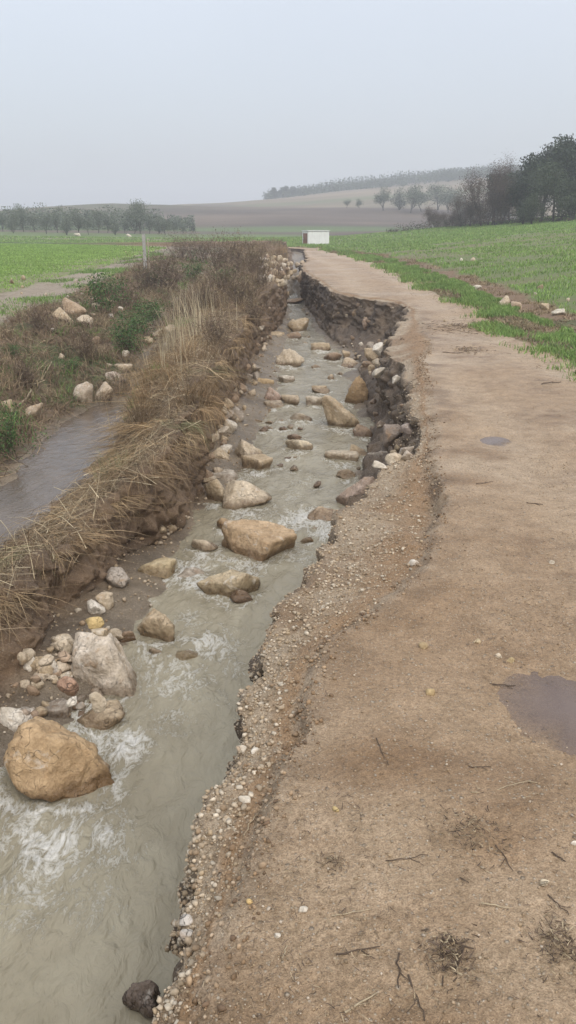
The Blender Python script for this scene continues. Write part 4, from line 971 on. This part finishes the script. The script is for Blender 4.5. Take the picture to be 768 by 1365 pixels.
def tree_proto(seed, height, spread, leafcol, barkcol, nleaf, leafsize, depth=3, trunk=.28, kids=(3, 4), lspread=.6, crown_r=.35, up=.2, trunks=1, rad=.03):
    """meshes of one tree standing at the origin: (trunk mesh, crown mesh)"""
    R = np.random.default_rng(seed); segs, tips = [], []
    for t in range(trunks):
        a = R.random() * 6.28; ln = .0 if trunks == 1 else .45
        grow(R, (.15 * math.cos(a) * (trunks > 1), .15 * math.sin(a) * (trunks > 1), -.2), (ln * math.cos(a), ln * math.sin(a), 1), height * trunk + .2, height * rad, depth, segs, tips, lspread, up, kids)
    tips = np.array(tips); ext = np.array([spread, spread, height])
    allp = np.concatenate([s[0] for s in segs]); mx = np.abs(allp[:, :2]).max(), allp[:, 2].max()
    sc = np.array([spread / mx[0], spread / mx[0], height / mx[1]])
    segs = [(s[0] * sc, s[1], s[2]) for s in segs]; tips = tips * sc
    TV, TF = join_tubes(segs)
    tm = mesh('trunk', TV, [TF], np.repeat(np.array([barkcol]), len(TV), 0) * (1 + .2 * np.random.default_rng(seed).normal(size=(len(TV), 1))))
    cm = None
    if nleaf:
        k = R.integers(0, len(tips), nleaf)
        # clumps: leaves gather round branch tips
        off = np.clip(R.normal(size=(nleaf, 3)), -1.35, 1.35) * np.array([1, 1, .75]) * crown_r * spread
        c = tips[k] + off; c[:, 2] = np.maximum(c[:, 2], height * .08)
        clump = (np.array(leafcol)[R.integers(0, len(leafcol), len(tips))] * (1 + .18 * R.normal(size=(len(tips), 1))))[k]
        V, f, cc = leaf_quads(R, c, leafsize, np.clip(clump * (1 + .12 * R.normal(size=(nleaf, 1))), .008, .5))
        cm = mesh('crown', V, [f], cc, False)
    return tm, cm
def put_tree(proto, name, label, cat, loc, rz, sc, group=None):
    e = link(name, None, label=label, cat=cat, group=group, loc=loc); e.rotation_euler = (0, 0, rz); e.scale = sc if not np.isscalar(sc) else (sc,) * 3
    link('trunk', proto[0], M_BARK, parent=e)
    if proto[1] is not None: link('crown', proto[1], M_LEAF, parent=e)
    return e
R = np.random.default_rng(77)
def at_far(px, ydist):
    """ground point straight ahead at distance ydist below a picture column"""
    dep = ydist * math.cos(PITCH) + 1.0
    for _ in range(3):
        x = (px - CX) / FPX * dep; z = ground_z(x, ydist); dep = ydist * math.cos(PITCH) - (z - CAM_Z) * math.sin(PITCH)
    return np.array([x, ydist, z])
def hpx(g, h):   # metres for h picture pixels at g
    return h * (g[1] * math.cos(PITCH) - (g[2] - CAM_Z) * math.sin(PITCH)) / FPX
olive = [(.105, .128, .085), (.13, .15, .105), (.085, .105, .07), (.15, .165, .115)]
dark_ev = [(.022, .034, .020), (.032, .046, .025), (.016, .026, .017), (.042, .056, .030)]
mid_gr = [(.045, .062, .030), (.062, .080, .038), (.034, .050, .026)]
rust = [(.095, .062, .048), (.075, .052, .042), (.12, .08, .055), (.06, .05, .04)]
OL = [tree_proto(100 + i, 1.0, .30 + .03 * i, olive, (.085, .072, .062), 2200, .026, depth=3, crown_r=.34, trunk=.16, up=.55, lspread=.5) for i in range(5)]
OLX = [(4, 33, 'olive tree at the left picture edge in the hazy row'), (18, 31, 'olive tree next to the left picture edge in hazy row'), (33, 34, ''), (47, 29, ''), (62, 33, ''), (77, 38, 'tallest slim olive tree left of middle in the hazy row'), (91, 30, ''), (104, 31, ''), (118, 29, ''), (131, 34, ''), (143, 26, ''), (155, 27, ''), (167, 28, ''), (178, 33, 'olive tree left of the white post'), (188, 40, 'tall olive tree behind the white post'), (199, 32, 'olive tree just right of the white post'), (211, 26, ''), (222, 22, ''), (233, 18, ''), (244, 15, 'smallest olive tree at the right end of the hazy row')]
for i, (px, h, lab) in enumerate(OLX):
    g = at_far(px, 98 + 10 * R.random()); H = hpx(g, h * .82)
    put_tree(OL[i % 5], 'olive_tree', lab or 'olive tree, %s from the left picture edge in the hazy row' % ['', '', 'third', 'fourth', 'fifth', '', 'seventh', 'eighth', 'ninth', 'tenth', 'eleventh', 'twelfth', 'thirteenth', '', '', '', 'seventeenth', 'eighteenth', 'nineteenth', ''][i], 'tree', tuple(g), R.random() * 6.28, (H * R.uniform(.75, 1.3), H * R.uniform(.75, 1.3), H * R.uniform(.82, 1.22)), 'row of olive trees behind the left field')
# a second and third row read as one mass
cs, cc_ = [], []
for px in np.arange(-30, 262, 7.5):
    for row in (118, 132):
        g = at_far(px + R.uniform(-4, 4), row + R.uniform(-4, 4)); H = hpx(g, R.uniform(18, 27)) * (1 if px < 215 else .6)
        n = 240; q = np.clip(R.normal(size=(n, 3)), -1.6, 1.6) * [H * .22, H * .22, H * .28] + g + [0, 0, H * .5]
        cs.append(q); cc_.append(np.array(olive)[R.integers(0, 4, n)] * (1 + .15 * R.normal(size=(n, 1))) * R.uniform(.8, 1.2))
V, f, c = leaf_quads(R, np.concatenate(cs), .16, np.clip(np.concatenate(cc_), .01, .3))
link('grove_foliage', mesh('grove_foliage', V, [f], c, False), M_LEAF, label='grey mass of olive grove behind the front row of trees', cat='grove', kind='stuff')
# right tree group at the field edge
T_brown = tree_proto(201, 1.0, .62, rust, (.075, .058, .050), 30000, .0085, depth=4, crown_r=.115, trunk=.22, up=.18, trunks=6, kids=(3, 4), rad=.018, lspread=.7)
T_bare = tree_proto(203, 1.0, .45, rust, (.070, .058, .054), 0, .01, depth=5, trunk=.28, up=.25, kids=(3, 3), rad=.016, lspread=.6)
T_ev = [tree_proto(210 + i, 1.0, .40, dark_ev, (.045, .038, .032), 9000, .022, depth=3, crown_r=.20, trunk=.22, up=.3) for i in range(3)]
T_gr = [tree_proto(220 + i, 1.0, .55, mid_gr, (.05, .042, .036), 9000, .020, depth=3, crown_r=.22, trunk=.18, up=.2, trunks=2) for i in range(2)]
RT = [(T_brown, 'bare_tree', 652, 72, 82, (1.0, 1), 'big leafless reddish brown bush tree at left of the right tree group'),
      (T_brown, 'bare_tree', 688, 79, 84, (.85, 1), 'second leafless brown tree behind the big reddish one'),
      (T_brown, 'bare_tree', 622, 76, 52, (.9, .9), 'low brown bush at the left foot of reddish bush tree'),
      (T_ev[0], 'evergreen_tree', 712, 74, 84, (1.0, 1), 'dark round evergreen standing against the sky beside the reddish tree'),
      (T_ev[1], 'evergreen_tree', 764, 70, 92, (1.0, 1), 'tallest dark evergreen at the right picture edge'),
      (T_ev[2], 'evergreen_tree', 692, 70, 54, (1.3, 1), 'low dark evergreen under the brown trees'),
      (T_gr[0], 'broadleaf_tree', 738, 66, 70, (1.1, 1), 'mid green bushy tree in front of the dark evergreens'),
      (T_gr[1], 'broadleaf_tree', 770, 63, 56, (1.1, 1), 'green bush low at the right picture edge'),
      (T_gr[1], 'broadleaf_tree', 705, 64, 34, (1.2, 1), 'small green bush at the field edge below the evergreens'),
      (T_ev[2], 'evergreen_tree', 742, 76, 80, (1.1, 1), 'dark evergreen filling the middle of the right tree group'),
      (T_ev[1], 'evergreen_tree', 664, 78, 58, (1.2, 1), 'dark low evergreen behind the big reddish bush tree'),
      (T_bare, 'bare_tree', 742, 82, 108, (.9, 1), 'thin leafless tree reaching above the dark evergreens'),
      (T_bare, 'bare_tree', 722, 86, 98, (.8, 1), 'second thin leafless tree above the dark round evergreen'),
      (T_brown, 'bare_tree', 578, 88, 34, (.9, .9), 'pale leafless sapling clump left of the tree group'),
      (T_brown, 'bare_tree', 600, 80, 26, (1.2, .9), 'low leafless scrub at the field corner')]
RQ = np.random.default_rng(4)
for i, (pr, nm, px, yd, h, (sx, sz), lab) in enumerate(RT):
    g = at_far(px, yd); H = hpx(g, h)
    put_tree(pr, nm, lab, 'tree', tuple(g), RQ.random() * 6.28, (H * sx, H * sx, H * sz))
# hedge scrub along the field corner
cs, cc_ = [], []
for px in np.arange(520, 775, 7):
    g = at_far(px, np.interp(px, [520, 640, 768], [84, 76, 62]) + R.uniform(-2, 2)); H = hpx(g, R.uniform(5, 12)); n = 130
    cs.append(R.normal(size=(n, 3)) * [H * .5, H * .5, H * .3] + g + [0, 0, H * .4]); cc_.append(np.array(mid_gr + rust)[R.integers(0, 7, n)] * R.uniform(.7, 1.2))
V, f, c = leaf_quads(R, np.concatenate(cs), .07, np.clip(np.concatenate(cc_), .01, .3))
link('hedge_scrub', mesh('hedge_scrub', V, [f], c, False), M_LEAF, label='low dark scrub along the far edge of the right field', cat='scrub', kind='stuff')
# middle distance trees and hillside wood
FT = [(512, 175, 28, 1.0, 'hazy round tree left end of the mid-distance clump'), (530, 180, 27, 1.1, 'hazy low tree second from left in mid-distance clump'), (546, 172, 34, .9, 'hazy tallest tree in the mid-distance clump'), (562, 178, 26, 1.2, 'hazy wide bush in the mid-distance clump'),
      (584, 185, 30, 1.1, 'hazy tree right end of the mid-distance clump'), (598, 176, 32, 1.0, 'hazy tree beside the reddish bush tree'), (612, 168, 34, 1.0, 'hazy tree half hidden by the reddish bush tree'), (480, 182, 12, .9, 'small lone bush on the pale stubble field'), (462, 186, 10, .9, 'smallest lone bush farther left on the stubble'),
      (378, 330, 14, 1.0, 'dark tree at the left end of hilltop wood'), (368, 328, 13, 1.0, 'leftmost dark tree on the hill shoulder'), (390, 335, 12, 1.0, 'third dark tree on the hill shoulder'), (288, 520, 10, 1.2, 'faint lone tree on the foggy far slope')]
for i, (px, yd, h, sx, lab) in enumerate(FT):
    g = at_far(px, yd); H = hpx(g, h)
    put_tree(T_ev[i % 3] if yd > 300 else OL[i % 5], 'field_tree', lab, 'tree', tuple(g), R.random() * 6.28, (H * sx * 1.3, H * sx * 1.3, H))
cs, cc_, sz = [], [], []
for _ in range(1700):
    px = R.uniform(355, 740); yd = R.uniform(325, 520)
    g = at_far(px, yd)
    if g[2] < 11.5 + 7 * fbm(g[0] / 60, g[1] / 60, 0.0, 2, seed=90) or px > 660 and R.random() < .3: continue
    H = R.uniform(2.2, 4.6) * (1 + .9 * max(0.0, float(fbm(g[0] / 22, g[1] / 22, 0.0, 2, seed=95)))); n = 46
    cs.append(np.clip(R.normal(size=(n, 3)), -1.5, 1.5) * [H * .36, H * .36, H * .25] + g + [0, 0, H * .45]); cc_.append(np.array(dark_ev + mid_gr)[R.integers(0, 7, n)] * R.uniform(.8, 1.5))
V, f, c = leaf_quads(R, np.concatenate(cs), .42, np.clip(np.concatenate(cc_), .01, .3))
link('hill_woods', mesh('hill_woods', V, [f], c, False), M_LEAF, label='dark scrub oak wood covering the hazy hilltop', cat='woods', kind='stuff')

# weeds and dead shrubs on the ridge and ditch bank
def weed_proto(seed, col, n, spread, h, leaf, stems=14, stemcol=(.10, .075, .05)):
    R = np.random.default_rng(seed); segs = []; tips = []
    for k in range(stems):
        a = R.random() * 6.28; rr_ = spread * R.random() ** .5 * .5
        b = np.array([rr_ * math.cos(a), rr_ * math.sin(a), -.03]); tp_ = b + np.array([R.normal() * spread * .5, R.normal() * spread * .5, h * R.uniform(.5, 1.05)])
        m = (b + tp_) / 2 + R.normal(size=3) * h * .08; p = np.stack([b, m, tp_]); segs.append((p, np.array([.006, .005, .002]) * max(.6, h), 3)); tips += [b * .6 + tp_ * .4, b * .3 + tp_ * .7, tp_]
        for j in range(3):
            t = R.uniform(.35, .95); q = b * (1 - t) + tp_ * t; e = q + R.normal(size=3) * h * .16 + [0, 0, h * .1]; segs.append((np.stack([q, (q + e) / 2, e]), np.array([.004, .003, .0015]) * max(.6, h), 3)); tips.append(e)
    V, f = join_tubes(segs); sm = mesh('stem', V, [f], np.repeat(np.array([stemcol]), len(V), 0))
    lm = None
    if n:
        tips = np.array(tips); c = tips[R.integers(0, len(tips), n)] + R.normal(size=(n, 3)) * spread * .13; c[:, 2] = np.maximum(c[:, 2], 0)
        V, f, cc = leaf_quads(R, c, leaf, np.clip(np.array(col)[R.integers(0, len(col), n)] * (1 + .15 * R.normal(size=(n, 1))), .01, .4)); lm = mesh('foliage', V, [f], cc, False)
    return sm, lm
def put_weed(pr, name, lab, cat, px, py, w, h, group=None, g=None):
    g = ground_px(px, py + h / 2, 6) if g is None else g
    if g is None: return
    H = hpx(g, h); W = hpx(g, w)
    e = link(name, None, label=lab, cat=cat, group=group, loc=tuple(g)); e.scale = (W * 1.35, W * 1.35, H * 1.25); e.rotation_euler = (0, 0, px * .37)
    link('stem', pr[0], M_BARK, parent=e)
    if pr[1] is not None: link('foliage', pr[1], M_LEAF, parent=e)
gw = [(.055, .115, .028), (.075, .14, .034), (.042, .085, .024), (.095, .155, .05)]
dw = [(.155, .110, .075), (.20, .145, .095), (.115, .083, .065), (.26, .20, .13), (.14, .12, .06)]
WG = [weed_proto(400 + i, gw, 1100, .5, 1.0, .032) for i in range(3)]; WD = [weed_proto(410 + i, dw, 1100, .5, 1.0, .022, 40, (.12, .085, .062)) for i in range(3)]
GW = [(140, 398, 40, 44, 'bright green leafy weed on the left bank beside tan boulder'), (186, 432, 40, 30, 'green weed clump in the gully'), (166, 452, 44, 32, 'larger green weed clump low in the gully'), (205, 418, 34, 26, 'green weed higher in the gully'),
      (152, 386, 24, 22, 'green weed topping the left bank'), (262, 362, 26, 24, 'green weed on the ridge in front of dead shrubs'), (92, 488, 26, 16, 'small green weed above the ditch pool'), (300, 372, 26, 18, 'green tuft in the dead ridge growth'), (206, 372, 24, 18, 'green weed below the white post'),
      (14, 470, 18, 14, 'small green weed near left picture edge'), (12, 585, 44, 56, 'dark green weed mass at left picture edge by the pool')]
for i, (px, py, w, h, lab) in enumerate(GW): put_weed(WG[i % 3], 'green_weed', lab, 'weed', px, py, w, h)
DW = [(222, 364, 50, 40, 'rounded brown dead shrub below the white post'), (196, 372, 36, 34, 'brown dead shrub left of the rounded one'), (245, 330, 34, 26, 'far purple-brown dead shrub at the skyline of ridge'), (268, 332, 34, 28, 'dead shrub second from left on ridge skyline'),
      (290, 338, 34, 34, 'dead shrub mid way along the ridge skyline'), (314, 345, 34, 38, 'tall russet dead shrub on the ridge skyline'), (338, 350, 30, 36, 'russet dead shrub at stream end of ridge skyline'), (300, 378, 40, 34, 'grey-brown dead weeds on the upper ridge'), (326, 390, 36, 36, 'dead weeds above the far stream edge'),
      (350, 368, 26, 32, 'dead weeds overhanging the far stream end'), (270, 395, 40, 32, 'dead weeds on the gully side of upper ridge'), (118, 462, 26, 44, 'dark brown dead dock stalk on the left bank'), (55, 430, 34, 30, 'dark dead weed tuft left on the bank'), (240, 410, 36, 28, 'dead weeds at gully top'), (170, 395, 34, 34, 'dead brown weed between green weeds on bank'),
      (30, 500, 40, 34, 'brown dead weeds at left above pool'), (340, 420, 30, 30, 'dead weeds hanging by mid stream on ridge'), (290, 440, 38, 36, 'pale brown weeds on mid ridge')]
for i, (px, py, w, h, lab) in enumerate(DW): put_weed(WD[i % 3], 'dead_shrub', lab, 'shrub', px, py, w, h)
for (nt_, segs_, y0_, y1_, pal_, len_, lab_, cat_, sd_) in [
        (420, (2, 3), 7.5, 40, [(.24, .175, .11), (.18, .13, .085), (.30, .235, .145), (.14, .10, .07), (.20, .145, .09)], (.10, .28), 'brown dead weed tufts all over the ditch bank', 'dead weeds', 91),
        (120, (2, 3, 5), 9, 40, [(.12, .20, .05), (.15, .23, .065), (.09, .15, .04)], (.08, .22), 'green grass tufts on the gully sides', 'grass', 92),
        (260, (5, 6), 15, 48, [(.21, .15, .10), (.27, .20, .13), (.16, .115, .085), (.32, .25, .16), (.19, .155, .085)], (.18, .48), 'russet dead weed stalks on the upper ridge', 'dead weeds', 93)]:
    Rq = np.random.default_rng(sd_); q_, _, s_, t_ = scatter(nt_, segs_, y0_, y1_, lambda x, y, z: (z > -.70) / (1 + .006 * y * y) * np.clip(.6 + fbm(x * 1.1, y * 1.1, 0.0, 2, seed=sd_), .05, 2), sd_, infr=120)
    rt, md, tp2, wd_, cl_ = [], [], [], [], []
    for i in range(len(q_)):
        n = 46; b = q_[i] + Rq.normal(size=(n, 3)) * [.09, .09, 0]; dv = Rq.normal(size=(n, 3)) * [.5, .5, 0] + Rq.normal(size=3) * [.3, .3, 0]; l = Rq.uniform(*len_) * Rq.uniform(.5, 1.2, (n, 1))
        rt.append(b - [0, 0, .03]); md.append(b + l * (.2 * dv + [0, 0, .55])); tp2.append(b + l * (dv * .8 + [0, 0, .65] + Rq.normal(size=(n, 1)) * [0, 0, .25])); wd_.append(Rq.uniform(.005, .009, n) * (1 + .04 * q_[i, 1]))
        cl_.append(np.array(pal_[int(Rq.integers(0, len(pal_)))]) * (1 + .2 * Rq.normal(size=(n, 1))))
    link('weed_tufts' if 'dead' in cat_ else 'grass_tufts', ribbon_mesh('weed_tufts', *[np.concatenate(q) for q in (rt, md, tp2)], np.concatenate(wd_), np.clip(np.concatenate(cl_), .02, .5)), M_BLADE, label=lab_, cat=cat_, kind='stuff')
# upright pale reeds on the mid ridge
R = np.random.default_rng(88); rt, md, tp2 = [], [], []
for (px, py, n) in [(226, 470, 60), (240, 455, 70), (255, 440, 50), (268, 425, 30), (212, 490, 30)]:
    g = ground_px(px, py, 6)
    if g is None: continue
    b = g + R.normal(size=(n, 3)) * [.22, .22, 0]; b[:, 2] = [ground_z(x, y) for x, y in b[:, :2]]; dv = R.normal(size=(n, 3)) * [.3, .3, 0] + [-.1, 0, 0]; l = R.uniform(.35, .8, n)[:, None]
    rt.append(b); md.append(b + l * (.15 * dv + [0, 0, .55])); tp2.append(b + l * (dv * .6 + [0, 0, .95]))
n = sum(len(x) for x in rt)
link('reeds', ribbon_mesh('reeds', np.concatenate(rt), np.concatenate(md), np.concatenate(tp2), R.uniform(.006, .012, n), np.clip(pick_cols(R, n, [(.42, .35, .23), (.34, .27, .17), (.48, .41, .28)]), .05, .6)), M_BLADE, label='upright pale dry reeds on the middle of the ridge', cat='reeds', kind='stuff')
# bare cane lying over the ditch bank
for (a, b, lab, r, cc) in [((22, 545), (70, 490), 'broken pale cane leaning over the ditch bank', .018, (.36, .29, .19)), ((30, 520), (62, 515), 'short pale cane beside the broken one', .014, (.32, .26, .17)), ((48, 512), (62, 545), 'dark broken cane on ditch bank', .012, (.16, .12, .08))]:
    A, B = ground_px(*a, 8), ground_px(*b, 8)
    if A is None or B is None: continue
    V, f = twig_mesh('cane', [A + [0, 0, .03], (A + B) / 2 + [0, 0, .06], B + [0, 0, .10]], r, 800)
    link('cane', mesh('cane', V - A, [f], np.repeat(np.array([cc]), len(V), 0)), M_STRAW, label=lab, cat='cane', loc=tuple(A))

# ------------------------------------------------------------------ hut and post
def boxes(name, bs, mat, parent, bev=.02):
    bm = bmesh.new()
    for (x0, x1, y0, y1, z0, z1) in bs:
        r = bmesh.ops.create_cube(bm, size=1.0)
        bmesh.ops.scale(bm, vec=(x1 - x0, y1 - y0, z1 - z0), verts=r['verts']); bmesh.ops.translate(bm, vec=((x0 + x1) / 2, (y0 + y1) / 2, (z0 + z1) / 2), verts=r['verts'])
    bmesh.ops.bevel(bm, geom=bm.edges[:], offset=bev, segments=2, affect='EDGES')
    me = bpy.data.meshes.new(name); bm.to_mesh(me); bm.free(); return link(name, me, mat, parent=parent)
M_WHITE = mat_plain('whitewash', (.74, .74, .72), .85, .06, 2.0, .006, stain=(.48, .46, .42)); M_RUST = mat_plain('rusty_door', (.20, .095, .06), .7, .3, 4, .004)
M_CONC = mat_plain('concrete', (.36, .35, .32), .9, .15, 14, .004); M_ROOF = mat_plain('hut_slab', (.62, .62, .60), .85, .1, 3, .006, stain=(.38, .36, .33))
g = at_far(422, 66); s = hpx(g, 1)
hut = link('well_hut', None, label='small white block hut with brown side door where the track bends', cat='hut', loc=(g[0], g[1], g[2] - .05)); hut.rotation_euler = (0, 0, math.radians(20))
w2, d2_, h2 = s * 15.2, s * 15, s * 17.2
boxes('wall', [(-w2, w2, -d2_ * .5, d2_ * .9, -.3, h2)], M_WHITE, hut, .03)
boxes('roof', [(-w2 - .04, w2 + .04, -d2_ * .5 - .04, d2_ * .9 + .04, h2 + .003, h2 + .07)], M_ROOF, hut, .015)
dr_ = boxes('door', [(-w2 - .035, -w2 + .02, -d2_ * .38, d2_ * .62, -.02, h2 * .86)], M_RUST, hut, .008)
boxes('handle', [(-w2 - .07, -w2 - .032, d2_ * .40, d2_ * .46, h2 * .42, h2 * .5)], M_CONC, dr_, .004)
gp_ = at_far(194, 30); s = hpx(gp_, 1)
post = link('marker_post', None, label='pale concrete post standing above the dead shrubs on the ditch bank', cat='post', loc=tuple(gp_))
boxes('shaft', [(-.055, .055, -.05, .05, -.3, s * 44)], M_CONC, post, .012); boxes('cap', [(-.045, .045, -.04, .04, s * 44 + .002, s * 44 + .03)], M_CONC, post, .01)
gs = at_far(199, 30.3)
stk = link('wooden_stake', None, label='thin weathered stake right beside the pale concrete post', cat='stake', loc=tuple(gs))
V, f = tube(np.array([[0, 0, -.2], [.01, 0, .4], [.0, .01, s * 40]]), [.022, .02, .017], 6); top = len(V); V = np.vstack([V, [[.0, .01, s * 41]]]); cap = np.array([[top - 6 + k, top - 6 + (k + 1) % 6, top] for k in range(6)])
link('shaft', mesh('shaft', V, [f, cap], np.repeat(np.array([(.36, .31, .24)]), len(V), 0)), M_BARK, parent=stk)
# pale stones at the far edge of the left field
for (px, yd, w, lab) in [(103, 96, 9, 'white stone at the foot of the far olive row'), (172, 97, 8, 'second white stone at the foot of far olive row')]:
    g = at_far(px, yd); W = hpx(g, w); V, f = rock_verts(px, 3); V = V * [W, W * .8, W * .5]
    link('stone', mesh('stone', V, [f]), M_ROCK, label=lab, cat='rock', color=white, loc=(g[0], g[1], g[2] - .05))

# ------------------------------------------------------------------ haze: the wet air of the valley
N = bpy.data.materials.new('haze'); N.use_nodes = True; nt = N.node_tree; nt.nodes.clear()
vo = nt.nodes.new('ShaderNodeOutputMaterial'); pv = nt.nodes.new('ShaderNodeVolumePrincipled')
pv.inputs['Color'].default_value = (.83, .865, .92, 1); pv.inputs['Density'].default_value = HAZE_DENSITY; pv.inputs['Anisotropy'].default_value = 0.0
nt.links.new(pv.outputs[0], vo.inputs['Volume'])
zt = float(max(GZ.max() + 9, 40)); zb = float(GZ.min() - 1.5)
x0, x1, y0, y1 = -640, 640, -60, 920
V = [(x0, y0, zb), (x1, y0, zb), (x1, y1, zb), (x0, y1, zb), (x0, y0, zt), (x1, y0, zt), (x1, y1, zt), (x0, y1, zt)]
q = np.array([(0, 3, 2, 1), (4, 5, 6, 7), (0, 1, 5, 4), (1, 2, 6, 5), (2, 3, 7, 6), (3, 0, 4, 7)])
link('haze', mesh('haze', V, [q], None, False), N, label='pale wet mist filling the whole valley', cat='haze', kind='stuff')
